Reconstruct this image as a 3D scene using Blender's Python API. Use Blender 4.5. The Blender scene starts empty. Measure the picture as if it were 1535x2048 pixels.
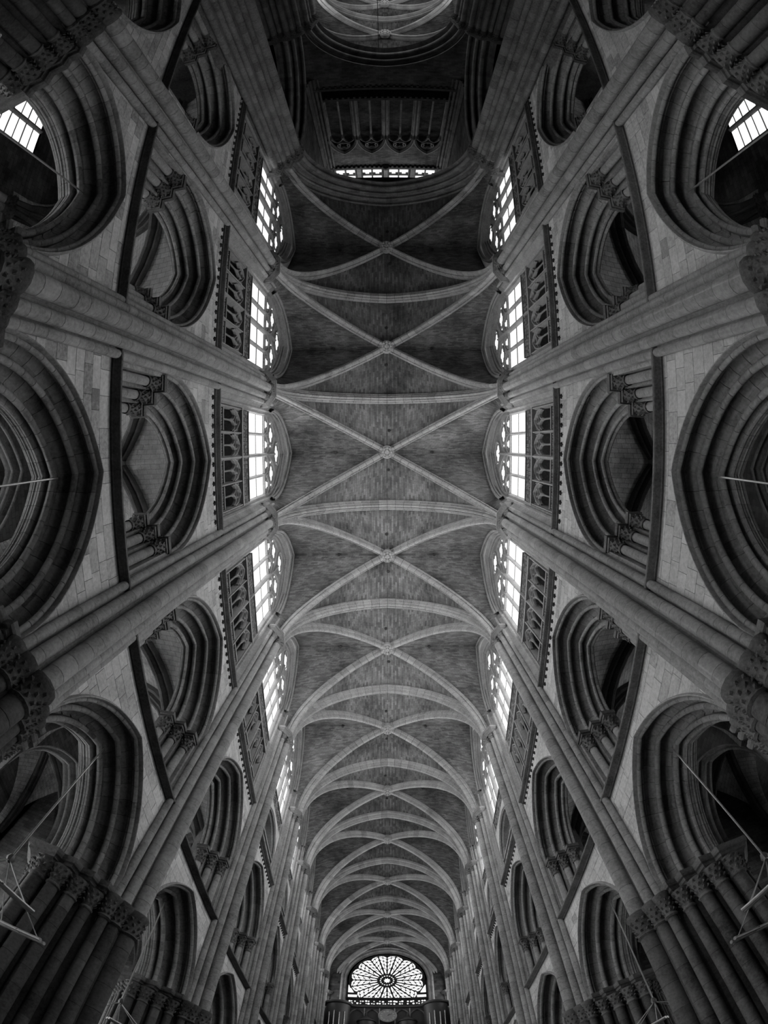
import bpy, math, random
from math import sin, cos, pi, sqrt, acos, atan2, radians
from mathutils import Matrix, Vector

random.seed(7)
scene = bpy.context.scene
COL = scene.collection

# ------------------------------------------------------------------ camera
# The photograph is an equisolid fisheye (r = 2 f sin(theta/2), f = 1000 px on a 1535x2048 frame), looking almost
# straight up from the floor of the nave, tipped a little towards the rose window (+Y).
TILT, YAW, ROLL, CAMX, CAMZ = .1317, -.003, -.0053, -.021, 1.5
cam_data = bpy.data.cameras.new('camera')
cam_data.type = 'PANO'
cam_data.panorama_type = 'FISHEYE_EQUISOLID'
cam_data.sensor_fit = 'AUTO'
cam_data.sensor_width = 36.0
cam_data.sensor_height = 24.0
cam_data.fisheye_lens = 1000.0 / 2048.0 * 36.0
cam_data.fisheye_fov = 2 * pi
cam_data.clip_start = 0.05
cam_data.clip_end = 300
cam = bpy.data.objects.new('camera', cam_data)
COL.objects.link(cam)
Rw2c = Matrix.Rotation(TILT, 3, 'X') @ Matrix.Rotation(-ROLL, 3, 'Y') @ Matrix.Rotation(YAW, 3, 'Z')
# image frame: right = +X, down = +Y, forward = +Z
B = Rw2c.transposed()
right, down, fwd = B @ Vector((1, 0, 0)), B @ Vector((0, 1, 0)), B @ Vector((0, 0, 1))
M3 = Matrix((right, -down, -fwd)).transposed()
cam.matrix_world = Matrix.Translation((CAMX, 0, CAMZ)) @ M3.to_4x4()
scene.camera = cam

# ------------------------------------------------------------------ world, exposure
world = bpy.data.worlds.new('world')
scene.world = world
world.use_nodes = True
world.node_tree.nodes['Background'].inputs[0].default_value = (.5, .5, .5, 1)
world.node_tree.nodes['Background'].inputs[1].default_value = 0.0
scene.view_settings.view_transform = 'Standard'
scene.view_settings.look = 'None'
scene.view_settings.gamma = 1
scene.view_settings.use_curve_mapping = False
scene.view_settings.exposure = 0.0
scene.cycles.max_bounces = 8
scene.cycles.diffuse_bounces = 1
scene.cycles.sample_clamp_direct = 1.15   # keeps the glass from bleeding over its thin bars
scene.cycles.sample_clamp_indirect = 3
scene.cycles.use_denoising = True
CLERESTORY_LIGHT = 26.0     # overcast daylight behind the nave windows
ROSE_LIGHT = 2.2
AISLE_LIGHT = 4.0
AISLE_LIGHT_LEFT_BOOST = 34.0  # unseen left windows, strengthened to brighten the left aisle vault
LANTERN_LIGHT = 1.7
CHOIR_LIGHT = 5.0

# ------------------------------------------------------------------ dimensions (metres)
WALL = 5.57                        # nave wall face from the nave axis
PIER = {-1: -8.6, 0: -2.65, 1: 3.3, 2: 9.08, 3: 14.81, 4: 20.7, 5: 25.78, 6: 31.32, 7: 37.0, 8: 42.34, 9: 47.5}
WEST = 47.8
CROSS_W, CROSS_E = -15.5, -28.2
BAYS = list(range(-2, 9))
def bay_span(k):
    y0 = PIER[k] if k in PIER else CROSS_W
    y1 = PIER[k + 1] if k + 1 in PIER else WEST
    return y0, y1
Z_CAP, Z_BOSS = 23.4, 29.1
STD = 5.87                         # the bay every repeated piece is drawn for
ORD = ['first', 'second', 'third', 'fourth', 'fifth', 'sixth', 'seventh', 'eighth', 'ninth', 'tenth', 'eleventh', 'twelfth']
def ordinal(k): return ORD[k + 2]

# ------------------------------------------------------------------ materials
def new_mat(name):
    m = bpy.data.materials.new(name)
    m.use_nodes = True
    nt = m.node_tree
    return m, nt, nt.nodes['Principled BSDF']
def stone(name, lo, hi, scale=1.0, bump=.25, rough=.9, stain=.75, use_uv=False):
    """Limestone: per-piece tone, broad stains, fine grain, pits."""
    m, nt, b = new_mat(name)
    N, L = nt.nodes, nt.links
    tc = N.new('ShaderNodeTexCoord'); geo = N.new('ShaderNodeNewGeometry')
    n1 = N.new('ShaderNodeTexNoise'); n1.inputs['Scale'].default_value = .9 * scale; n1.inputs['Detail'].default_value = 8
    n1.inputs['Roughness'].default_value = .65
    n2 = N.new('ShaderNodeTexNoise'); n2.inputs['Scale'].default_value = 11 * scale; n2.inputs['Detail'].default_value = 9
    n2.inputs['Roughness'].default_value = .7
    L.new(geo.outputs['Position'], n1.inputs['Vector']); L.new(geo.outputs['Position'], n2.inputs['Vector'])
    at = N.new('ShaderNodeAttribute'); at.attribute_name = 'tone'
    oi = N.new('ShaderNodeObjectInfo')
    def mth(op, a, bb):
        x = N.new('ShaderNodeMath'); x.operation = op
        for i, v in enumerate((a, bb)):
            if isinstance(v, (int, float)): x.inputs[i].default_value = v
            else: L.new(v, x.inputs[i])
        return x.outputs[0]
    t = mth('MULTIPLY', at.outputs['Fac'], .62)
    t = mth('ADD', t, mth('MULTIPLY', mth('SUBTRACT', n1.outputs['Fac'], .5), stain))
    t = mth('ADD', t, mth('MULTIPLY', mth('SUBTRACT', n2.outputs['Fac'], .5), .8))
    t = mth('ADD', t, mth('MULTIPLY', mth('SUBTRACT', oi.outputs['Random'], .5), .12))
    r = N.new('ShaderNodeMapRange'); r.inputs['From Min'].default_value = 0; r.inputs['From Max'].default_value = .62
    r.inputs['To Min'].default_value = lo; r.inputs['To Max'].default_value = hi
    L.new(t, r.inputs['Value'])
    L.new(r.outputs[0], b.inputs['Base Color'])
    b.inputs['Roughness'].default_value = rough
    b.inputs['Specular IOR Level'].default_value = .25
    bp = N.new('ShaderNodeBump'); bp.inputs['Strength'].default_value = bump; bp.inputs['Distance'].default_value = .03
    L.new(n2.outputs['Fac'], bp.inputs['Height']); L.new(bp.outputs[0], b.inputs['Normal'])
    return m
def masonry(name, lo, hi, mortar, bw, bh, bump=.5):
    """Coursed vault stones laid in UV metres."""
    m, nt, b = new_mat(name)
    N, L = nt.nodes, nt.links
    uv = N.new('ShaderNodeUVMap'); geo = N.new('ShaderNodeNewGeometry')
    br = N.new('ShaderNodeTexBrick')
    br.inputs['Scale'].default_value = 1; br.inputs['Brick Width'].default_value = bw; br.inputs['Row Height'].default_value = bh
    br.inputs['Mortar Size'].default_value = .007; br.inputs['Mortar Smooth'].default_value = .3; br.inputs['Bias'].default_value = -.1
    br.offset = .5
    br.inputs['Color1'].default_value = (lo, lo, lo, 1); br.inputs['Color2'].default_value = (hi, hi, hi, 1)
    br.inputs['Mortar'].default_value = (mortar, mortar, mortar, 1)
    L.new(uv.outputs[0], br.inputs['Vector'])
    n1 = N.new('ShaderNodeTexNoise'); n1.inputs['Scale'].default_value = .55; n1.inputs['Detail'].default_value = 9; n1.inputs['Roughness'].default_value = .72
    n2 = N.new('ShaderNodeTexNoise'); n2.inputs['Scale'].default_value = 30; n2.inputs['Detail'].default_value = 4
    L.new(geo.outputs['Position'], n1.inputs['Vector']); L.new(geo.outputs['Position'], n2.inputs['Vector'])
    r1 = N.new('ShaderNodeMapRange'); r1.inputs['From Min'].default_value = .34; r1.inputs['From Max'].default_value = .66
    r1.inputs['To Min'].default_value = .4; r1.inputs['To Max'].default_value = 1.6
    L.new(n1.outputs['Fac'], r1.inputs['Value'])
    r2 = N.new('ShaderNodeMapRange'); r2.inputs['To Min'].default_value = .7; r2.inputs['To Max'].default_value = 1.3
    L.new(n2.outputs['Fac'], r2.inputs['Value'])
    mu = N.new('ShaderNodeMath'); mu.operation = 'MULTIPLY'; L.new(r1.outputs[0], mu.inputs[0]); L.new(r2.outputs[0], mu.inputs[1])
    mx = N.new('ShaderNodeMix'); mx.data_type = 'RGBA'; mx.blend_type = 'MULTIPLY'; mx.inputs[0].default_value = 1
    L.new(br.outputs['Color'], mx.inputs[6]); L.new(mu.outputs[0], mx.inputs[7])
    L.new(mx.outputs[2], b.inputs['Base Color'])
    b.inputs['Roughness'].default_value = .95; b.inputs['Specular IOR Level'].default_value = .15
    bp = N.new('ShaderNodeBump'); bp.inputs['Strength'].default_value = bump; bp.inputs['Distance'].default_value = .02
    inv = N.new('ShaderNodeMath'); inv.operation = 'SUBTRACT'; inv.inputs[0].default_value = 1; L.new(br.outputs['Fac'], inv.inputs[1])
    L.new(inv.outputs[0], bp.inputs['Height']); L.new(bp.outputs[0], b.inputs['Normal'])
    return m
def plain(name, v, rough=.6, metal=0.0):
    m, nt, b = new_mat(name)
    N, L = nt.nodes, nt.links
    geo = N.new('ShaderNodeNewGeometry')
    n = N.new('ShaderNodeTexNoise'); n.inputs['Scale'].default_value = 12; n.inputs['Detail'].default_value = 4
    L.new(geo.outputs['Position'], n.inputs['Vector'])
    r = N.new('ShaderNodeMapRange'); r.inputs['To Min'].default_value = v * .7; r.inputs['To Max'].default_value = v * 1.3
    L.new(n.outputs['Fac'], r.inputs['Value']); L.new(r.outputs[0], b.inputs['Base Color'])
    b.inputs['Roughness'].default_value = rough; b.inputs['Metallic'].default_value = metal
    return m
def lit_glass(name, strength):
    """Frosted leaded glass glowing with the daylight behind it."""
    m, nt, b = new_mat(name)
    N, L = nt.nodes, nt.links
    geo = N.new('ShaderNodeNewGeometry')
    n = N.new('ShaderNodeTexNoise'); n.inputs['Scale'].default_value = 2.5; n.inputs['Detail'].default_value = 2
    L.new(geo.outputs['Position'], n.inputs['Vector'])
    r = N.new('ShaderNodeMapRange'); r.inputs['To Min'].default_value = strength * .85; r.inputs['To Max'].default_value = strength * 1.15
    L.new(n.outputs['Fac'], r.inputs['Value'])
    b.inputs['Base Color'].default_value = (.6, .6, .6, 1)
    b.inputs['Emission Color'].default_value = (1, 1, 1, 1)
    L.new(r.outputs[0], b.inputs['Emission Strength'])
    return m
M = dict(
    ashlar=stone('ashlar_stone', .17, .74, 1, .6),
    mortar=stone('mortar_joint', .05, .12, 1, .2),
    mould=stone('moulded_stone', .07, .42, 1.2, .25),
    shaft=stone('shaft_stone', .10, .46, 1.3, .25),
    rib=stone('rib_stone', .13, .48, 1.2, .2),
    shadestone=stone('shade_toned_stone', .015, .12, 1.3, .3),  # darkened shaft stone: paints shade onto the lower piers and aisle ribs
    crossing=stone('shaded_crossing_stone', .04, .27, 1.3, .3),  # shaft stone darkened to imitate the shade of the crossing
    westwall=masonry('west_wall_stone', .03, .07, .02, .6, .3),
    carved=stone('carved_stone', .03, .18, 1.6, .5),
    tracery=stone('tracery_stone', .05, .24, 1.5, .3),
    dark=stone('near_black_stone', .01, .04, 1, .2),  # near-black tone for vault holes, leaf corbels, panel backs and rose bars
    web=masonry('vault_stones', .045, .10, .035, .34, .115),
    aisleweb=masonry('aisle_vault_stones', .50, .68, .08, .42, .21, .7),
    rough=masonry('rubble_wall', .08, .14, .04, .42, .2),
    floor=plain('floor_stone', .035, .7),
    iron=plain('wrought_iron', .05, .5),
    lead=plain('lead_came', .02, .7),
    wood=plain('organ_oak', .03, .5),
    tin=plain('organ_tin', .7, .25, .9),
    steel=plain('brushed_metal', .45, .3, .8),
    dial=plain('clock_dial', .25, .6),
    pale=plain('clock_numeral', .6, .6),
    glass=lit_glass('lit_clerestory_glass', CLERESTORY_LIGHT),
    glassdim=lit_glass('lit_clerestory_glass_dimmest', CLERESTORY_LIGHT * .06),  # glow cut down to darken the bay next to the crossing
    glassmid=lit_glass('lit_clerestory_glass_dimmed', CLERESTORY_LIGHT * .1),  # glow cut down to darken the walls of the second bay
    glassfar=lit_glass('lit_clerestory_glass_west', CLERESTORY_LIGHT * .26),
    choirglass=lit_glass('lit_choir_glass', CHOIR_LIGHT),
    rose=lit_glass('lit_rose_glass', ROSE_LIGHT),
    aisle=lit_glass('lit_aisle_glass', AISLE_LIGHT),
    aisleleft=lit_glass('lit_aisle_glass_left_boost', AISLE_LIGHT_LEFT_BOOST),
    aislefar=lit_glass('lit_far_aisle_glass', 1.6),
    lantern=lit_glass('lit_lantern_glass', LANTERN_LIGHT),
)

# ------------------------------------------------------------------ mesh builder
def rt(): return .5 + random.gauss(0, .085)
class MB:
    def __init__(s): s.v, s.f, s.t, s.uv = [], [], [], {}
    def add(s, vs, fs, tone=.5):
        o = len(s.v); s.v += [tuple(p) for p in vs]
        for q in fs: s.f.append(tuple(i + o for i in q)); s.t.append(tone)
        return s
    def grid(s, rows, tone=.5, closed=False, uvs=None):
        n = len(rows[0]); o = len(s.v)
        for r in rows: s.v += [tuple(p) for p in r]
        for i in range(len(rows) - 1):
            for j in range(n if closed else n - 1):
                k = (j + 1) % n
                if uvs: s.uv[len(s.f)] = (uvs[i][j], uvs[i][k], uvs[i + 1][k], uvs[i + 1][j])
                s.f.append((o + i * n + j, o + i * n + k, o + (i + 1) * n + k, o + (i + 1) * n + j))
                s.t.append(tone[i] if isinstance(tone, list) else tone)
        return s
    def box(s, a0, a1, b0, b1, z0, z1, tone=.5):
        return s.add([(a0, b0, z0), (a1, b0, z0), (a1, b1, z0), (a0, b1, z0), (a0, b0, z1), (a1, b0, z1), (a1, b1, z1), (a0, b1, z1)],
                     [(0, 3, 2, 1), (4, 5, 6, 7), (0, 1, 5, 4), (1, 2, 6, 5), (2, 3, 7, 6), (3, 0, 4, 7)], tone)
    def prism(s, poly, z0, z1, tone=.5, top=None):
        """poly in (a, b); optional scaled top outline."""
        n = len(poly); tp = top or poly
        return s.add([(p[0], p[1], z0) for p in poly] + [(p[0], p[1], z1) for p in tp],
                     [tuple(range(n - 1, -1, -1)), tuple(range(n, 2 * n))] + [(i, (i + 1) % n, n + (i + 1) % n, n + i) for i in range(n)], tone)
    def slab(s, poly, a0, a1, tone=.5):
        """poly in (b, z) pushed through the wall from a0 to a1."""
        n = len(poly)
        return s.add([(a0, p[0], p[1]) for p in poly] + [(a1, p[0], p[1]) for p in poly],
                     [tuple(range(n)), tuple(range(2 * n - 1, n - 1, -1))] + [(i, n + i, n + (i + 1) % n, (i + 1) % n) for i in range(n)], tone)
    def lathe(s, ca, cb, prof, n=12, tone=.5):
        """prof = [(r, z)] round a vertical axis."""
        rows = [[(ca + r * cos(2 * pi * j / n), cb + r * sin(2 * pi * j / n), z) for j in range(n)] for r, z in prof]
        return s.grid(rows, tone, True)
    def tube(s, pts, r, n=6, tone=.5):
        pts = [Vector(p) for p in pts]; rows = []
        for i, p in enumerate(pts):
            d = (pts[min(i + 1, len(pts) - 1)] - pts[max(i - 1, 0)]).normalized()
            u = d.cross(Vector((0, 0, 1)) if abs(d.z) < .9 else Vector((1, 0, 0))).normalized(); w = d.cross(u)
            rows.append([p + u * r * cos(2 * pi * j / n) + w * r * sin(2 * pi * j / n) for j in range(n)])
        s.grid(rows, tone, True)
        s.add(rows[0], [tuple(range(n))], tone); s.add(rows[-1], [tuple(range(n))], tone)
        return s
    def bar(s, pts, a0, a1, w, tone=.5, closed=False):
        """A flat-sided moulded bar following pts (b, z) in the wall plane, chamfered towards the nave (a0 side)."""
        n = len(pts); rows = []
        for i, p in enumerate(pts):
            q0, q1 = (pts[i - 1], pts[(i + 1) % n]) if closed else (pts[max(i - 1, 0)], pts[min(i + 1, n - 1)])
            tx, tz = q1[0] - q0[0], q1[1] - q0[1]; l = math.hypot(tx, tz) or 1
            nx, nz = -tz / l, tx / l
            rows.append([(a1, p[0] + nx * w, p[1] + nz * w), (a0 + w, p[0] + nx * w, p[1] + nz * w), (a0, p[0] + nx * w * .3, p[1] + nz * w * .3),
                         (a0, p[0] - nx * w * .3, p[1] - nz * w * .3), (a0 + w, p[0] - nx * w, p[1] - nz * w), (a1, p[0] - nx * w, p[1] - nz * w)])
        if closed: rows.append(rows[0])
        return s.grid(rows, tone)
    def mesh(s, name, mat, smooth=True, angle=38):
        me = bpy.data.meshes.new(name)
        me.from_pydata(s.v, [], s.f)
        at = me.attributes.new('tone', 'FLOAT', 'FACE'); at.data.foreach_set('value', s.t)
        if s.uv:
            ul = me.uv_layers.new(name='UVMap')
            for p in me.polygons:
                q = s.uv.get(p.index)
                if q:
                    for li, c in zip(p.loop_indices, q): ul.data[li].uv = c
        if smooth:
            me.polygons.foreach_set('use_smooth', [True] * len(me.polygons))
            me.set_sharp_from_angle(angle=radians(angle))
        me.materials.append(M[mat])
        me.update()
        return me

# ------------------------------------------------------------------ objects
class Part:
    """A recipe for an object: name, mesh (None = an Empty), child recipes, matrix in the parent."""
    def __init__(s, name, mesh=None, kids=(), at=None, **props): s.name, s.mesh, s.kids, s.at, s.props = name, mesh, list(kids), at, props
def put(part, parent=None, mat=None, **props):
    o = bpy.data.objects.new(part.name, part.mesh)
    COL.objects.link(o)
    if parent: o.parent = parent
    m = (mat or Matrix()) @ (part.at or Matrix())
    o.matrix_basis = m
    for k, v in {**part.props, **props}.items(): o[k] = v
    for c in part.kids: put(c, o)
    return o
def struct(name, label=None, mesh=None):
    o = bpy.data.objects.new(name, mesh); COL.objects.link(o); o['kind'] = 'structure'
    if label: o['label'] = label
    return o
def T(x, y, z): return Matrix.Translation((x, y, z))
def RZ(a): return Matrix.Rotation(a, 4, 'Z')
def SC(x, y, z): return Matrix.Diagonal((x, y, z, 1))
def side_mat(side, y, sc=1.0):
    """Pieces are drawn for the right wall (a = +X, b = +Y); the left wall is the same turned half round."""
    return T(0, y, 0) @ RZ(0 if side > 0 else pi) @ SC(1, sc, 1)

# ------------------------------------------------------------------ pointed arches
def arc_pt(r, c, zs, t, sgn):
    if t < 0: return sgn * (r - c), zs + t
    ph = t * acos(max(-1, min(1, c / r)))
    return sgn * (r * cos(ph) - c), zs + r * sin(ph)
def sweep(mb, prof, R, c, zs, ts, sgn, tone=.5, caps=False):
    rows = []
    for t in ts:
        row = []
        for a, d in prof:
            b, z = arc_pt(R + d, c, zs, t, sgn); row.append((a, b, z))
        rows.append(row)
    mb.grid(rows, tone)
    if caps:
        n = len(prof)
        mb.add(rows[0], [tuple(range(n))], tone if not isinstance(tone, list) else tone[0])
        mb.add(rows[-1], [tuple(range(n))], tone if not isinstance(tone, list) else tone[-1])
def lin(a, b, n): return [a + (b - a) * i / n for i in range(n + 1)]
def roll_order(a0, d0, rr, a1, fd):
    """One order of an arch: deep hollow under the order before it, slim roll on the arris, hollowed soffit."""
    p = [(a0 + .07, d0 + fd + .03), (a0 + .15, d0 + fd * .8), (a0 + .17, d0 + fd * .5), (a0 + .13, d0 + 2.1 * rr), (a0 + .08, d0 + 1.75 * rr)]
    ca, cd = a0 + rr, d0 + rr
    p += [(ca + rr * cos(radians(q)), cd + rr * sin(radians(q))) for q in (95, 135, 170, 205, 240, 275, 310, 345)]
    p += [(a0 + 2.0 * rr, d0 + 1.9 * rr), (a0 + 2.2 * rr, d0 + 3.0 * rr), ((a0 + 2.2 * rr + a1) / 2, d0 + 3.7 * rr), (a1 - .03, d0 + 3.0 * rr), (a1, d0 + 1.6 * rr), (a1 + .04, d0 + .8 * rr), (a1 + .085, d0), (a1 + .085, d0 + .3)]
    return p
def order_part(prof, R, c, zs, nv, split, mat='mould', name='arch_order'):
    """split: separate voussoirs; else one mesh whose stones differ in tone."""
    if not split:
        mb = MB()
        for sgn in (-1, 1):
            for k in range(nv): sweep(mb, prof, R, c, zs, lin(k / nv, (k + 1) / nv, 2), sgn, rt())
        return Part(name, mb.mesh(name, mat))
    core = MB()
    prof2 = [(a + .02, d + .015) for a, d in prof]
    for sgn in (-1, 1): sweep(core, prof2, R, c, zs, lin(0, 1, nv), sgn, .3)
    p = Part(name, core.mesh(name, 'mortar'))
    g = .0017
    for sgn in (-1, 1):
        for k in range(nv):
            mb = MB()
            t0, t1 = k / nv + g, (k + 1) / nv - (g if k < nv - 1 else 0)
            sweep(mb, prof, R, c, zs, lin(t0, t1, 2), sgn, rt(), True)
            p.kids.append(Part('voussoir', mb.mesh('voussoir', mat)))
    return p

def rolls(lst):
    p = []
    for a, d, r in lst: p += [(a + r * cos(radians(q)), d + r + r * sin(radians(q))) for q in (150, 195, 240, 285, 330, 375)]
    return p
INNER_G = [(6.5, .3)] + rolls([(6.44, .05, .05)]) + [(6.52, .06)] + rolls([(6.57, .02, .05)]) + [(6.66, .2), (6.68, .5)]
INNER_A = [(6.5, .3)] + rolls([(6.56, .0, .05)]) + [(6.62, .02), (6.68, .02)] + rolls([(6.72, .0, .03), (6.80, .02, .03), (6.88, .06, .035)]) + [(6.92, .2), (6.94, .5)]
# gallery arch and arcade arch share the scheme: four orders stepping into the wall
G_R, G_C, G_ZS = 2.378, 1.037, 13.2
A_R, A_C, A_ZS = 2.485, .94, 6.9
def hood(R, c, zs, d):
    mb = MB()
    prof = [(WALL + .02, d + .075), (WALL - .06, d + .065), (WALL - .09, d + .045), (WALL - .09, d + .025), (WALL - .07, d + .01), (WALL + .06, d)]
    for sgn in (-1, 1): sweep(mb, prof, R, c, zs, lin(0, 1, 20), sgn, .45)
    return Part('hood_mould', mb.mesh('hood_mould', 'mould'))
def gallery_arch(split):
    ks = [order_part(roll_order(a0, d0, rr, a1, fd), G_R, G_C, G_ZS, nv, split) for a0, d0, rr, a1, fd in
          ((5.57, .84, .05, 5.90, .10), (5.90, .58, .06, 6.2, .24), (6.2, .27, .06, 6.44, .3)) for nv in (10,)]
    ks.append(order_part(INNER_G, G_R, G_C, G_ZS, 10, split))
    ks.append(hood(G_R, G_C, G_ZS, .93))
    # jambs with three shafts a side
    for s in (-1, 1):
        core = MB()
        poly = [(5.62, 2.95), (5.62, 2.18), (5.95, 2.18), (5.95, 1.88), (6.25, 1.88), (6.25, 1.56), (6.5, 1.56), (6.5, 1.36), (6.66, 1.36), (6.66, 2.95)]
        core.prism([(a, s * b) for a, b in poly], 10.4, 13.2, .45)
        ks.append(Part('jamb', core.mesh('jamb', 'mould', False)))
        for a, b in ((5.78, 2.03), (6.08, 1.73), (6.38, 1.43)):
            ks.append(column_part(a, s * b, .115, 10.5, 12.45, 12.98, 13.2, .44))
    return ks
def leafy(mb, ca, cb, r0, r1, z0, z1, n=8):
    n += 2
    """Crockets curling out of a capital's bell."""
    for row, (f, q) in enumerate(((.3, .4), (.6, .6), (.9, .82))):
        for j in range(n):
            an = 2 * pi * (j + .5 * row) / n; zz = z0 + (z1 - z0) * f; rr = r0 + (r1 - r0) * q
            u, w = (cos(an), sin(an)), (-sin(an), cos(an)); h = (z1 - z0) * .17; k = rr * .17
            def P(x, y, z): return (ca + u[0] * x + w[0] * y, cb + u[1] * x + w[1] * y, z)
            mb.add([P(rr * .8, -k, zz - h), P(rr * .8, k, zz - h), P(rr * 1.06, k * .7, zz), P(rr * 1.06, -k * .7, zz), P(rr * 1.14, 0, zz - h * .45), P(rr * .85, 0, zz + h * .1)],
                   [(0, 1, 4), (0, 4, 3), (1, 2, 4), (2, 3, 4), (3, 2, 5)], .2 + .3 * random.random())
def column_part(a, b, r, z0, zc, za, z1, aw, joints=.62, cap='carved'):
    """A jamb colonnette: base, drums, leafy capital, square abacus."""
    sh = MB(); sh.lathe(a, b, [(r * 1.5, z0), (r * 1.5, z0 + .08), (r * 1.2, z0 + .13), (r, z0 + .2)], 12, .4)
    z = z0 + .2
    while z < zc - .05:
        zz = min(z + joints * random.uniform(.8, 1.2), zc)
        sh.lathe(a, b, [(r, z), (r, zz - .012), (r * .95, zz - .006), (r, zz)], 12, rt()); z = zz
    c = MB(); c.lathe(a, b, [(r * 1.25, zc - .05), (r * 1.3, zc), (r * 1.02, zc + .03), (r * 1.1, zc + .2), (aw * .42, za)], 12, .35)
    leafy(c, a, b, r * 1.1, aw * .46, zc + .03, za, 8)
    ab = MB(); h = aw / 2; ab.box(a - h * .86, a + h * .86, b - h * .86, b + h * .86, za - .02, za + .08, .35); ab.box(a - h, a + h, b - h, b + h, za + .08, z1, .3)
    return Part('colonnette', sh.mesh('colonnette', 'shaft'), [Part('capital', c.mesh('capital', cap)), Part('abacus', ab.mesh('abacus', 'carved', False))])
def arcade_arch(split):
    ks = [order_part(roll_order(a0, d0, rr, a1, fd), A_R, A_C, A_ZS, nv, split) for a0, d0, rr, a1, fd in
          ((5.57, .60, .055, 5.93, .10), (5.93, .36, .07, 6.28, .24), (6.28, .07, .07, 6.5, .3)) for nv in (10,)]
    ks.append(order_part(INNER_A, A_R, A_C, A_ZS, 10, split))
    ks.append(hood(A_R, A_C, A_ZS, .69))
    return ks

# ------------------------------------------------------------------ the nave wall
def arch_z(b, R, c, zs):
    q = R * R - (abs(b) + c) ** 2
    return zs + sqrt(q) if q > 0 else zs
def wall_zone(mb, a, z0, z1, hb, R, c, zs, n=28, tone=.3):
    s = R - c
    bs = sorted(set([-hb, hb] + [s * cos(pi * i / n) for i in range(n + 1)]))
    for b0, b1 in zip(bs, bs[1:]):
        inside = abs((b0 + b1) / 2) < s
        l0, l1 = (arch_z(b0, R, c, zs), arch_z(b1, R, c, zs)) if inside else (z0, z0)
        mb.add([(a, b0, l0), (a, b1, l1), (a, b1, z1), (a, b0, z1)], [(0, 1, 2, 3)], tone)
        if not inside and zs > z0: pass
def clip(poly, nb, nz, k):
    out = []
    for i, p in enumerate(poly):
        q = poly[(i + 1) % len(poly)]; dp, dq = p[0] * nb + p[1] * nz - k, q[0] * nb + q[1] * nz - k
        if dp >= 0: out.append(p)
        if dp * dq < 0: f = dp / (dp - dq); out.append((p[0] + (q[0] - p[0]) * f, p[1] + (q[1] - p[1]) * f))
    return out
def blocks(z0, z1, hb, R, c, zs, rng, h0=.27, h1=.36):
    """Ashlar blocks (b, z polygons) round an arch."""
    out = []; z = z0; s = R - c
    while z < z1 - .05:
        zt = min(z + rng.uniform(h0, h1), z1)
        if z1 - zt < .12: zt = z1
        b = -hb - rng.uniform(0, .4)
        while b < hb:
            bt = b + rng.uniform(.38, .82)
            g = .005
            lo, hi = max(b, -hb) + g, min(bt, hb) - g
            if hi - lo > .06:
                poly = [(lo, z + g), (hi, z + g), (hi, zt - g), (lo, zt - g)]
                # a block that spans the crown is split there
                parts = [poly] if not (lo < 0 < hi and (z < zs + sqrt(max(R * R - c * c, 0)))) else [clip(poly, -1, 0, .004), clip(poly, 1, 0, .004)]
                for q in parts:
                    if len(q) < 3: continue
                    cb = sum(p[0] for p in q) / len(q); cz = sum(p[1] for p in q) / len(q); sg = 1 if cb > 0 else -1
                    if cz < zs: q = clip(q, sg, 0, s)
                    else:
                        ob = -sg * c; nb, nz = cb - ob, cz - zs; l = math.hypot(nb, nz); nb, nz = nb / l, nz / l
                        q = clip(q, nb, nz, R + ob * nb + zs * nz)
                    if len(q) >= 3:
                        ar = abs(sum(q[i][0] * q[(i + 1) % len(q)][1] - q[(i + 1) % len(q)][0] * q[i][1] for i in range(len(q)))) / 2
                        if ar > .006: out.append(q)
            b = bt
        z = zt
    return out

# ------------------------------------------------------------------ vault geometry
def pointed(s, h):
    R = (s * s + h * h) / (2 * s); return R, R - s
def curve_pts(s, h, n, off=0.0):
    """(distance from crown, height) from springing to crown along a pointed arc, pushed outward by off."""
    R, c = pointed(s, h); r = R + off; out = []
    for i in range(n + 1):
        ph = i / n * acos(max(-1, min(1, c / r))); out.append((r * cos(ph) - c, r * sin(ph)))
    return out
RH = [(.27, .48), (.27, .26), (.23, .21), (.185, .23), (.165, .24), (.15, .17), (.16, .08), (.13, .03), (.095, .05), (.075, .14), (.065, .04), (.045, -.03), (0, -.06)]
RIB_T = [(-w, d) for w, d in RH] + [(w, d) for w, d in reversed(RH[:-1])]
RH = [(.19, .48), (.19, .22), (.16, .18), (.125, .20), (.105, .22), (.085, .13), (.09, .05), (.065, -.02), (0, -.05)]
RIB_D = [(-w, d) for w, d in RH] + [(w, d) for w, d in reversed(RH[:-1])]
def rib_seg(mb, foot, crown, s, h, zs, prof, f0, f1, n, tone, caps):
    """Part of half a rib: foot, crown = plan points; s, h of its pointed arc; f along the arc."""
    dx, dy = crown[0] - foot[0], crown[1] - foot[1]; L = math.hypot(dx, dy); dx, dy = dx / L, dy / L
    R, c = pointed(s, h); rows = []
    for t in lin(f0, f1, n):
        row = []
        for w, d in prof:
            r = R + d; ph = t * acos(max(-1, min(1, c / r)))
            x = r * cos(ph) - c; z = r * sin(ph)
            row.append((crown[0] - dx * x - dy * w, crown[1] - dy * x + dx * w, zs + z))
        rows.append(row)
    mb.grid(rows, tone)
    if caps:
        k = len(prof); mb.add(rows[0], [tuple(range(k))], tone); mb.add(rows[-1], [tuple(range(k))], tone)
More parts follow.
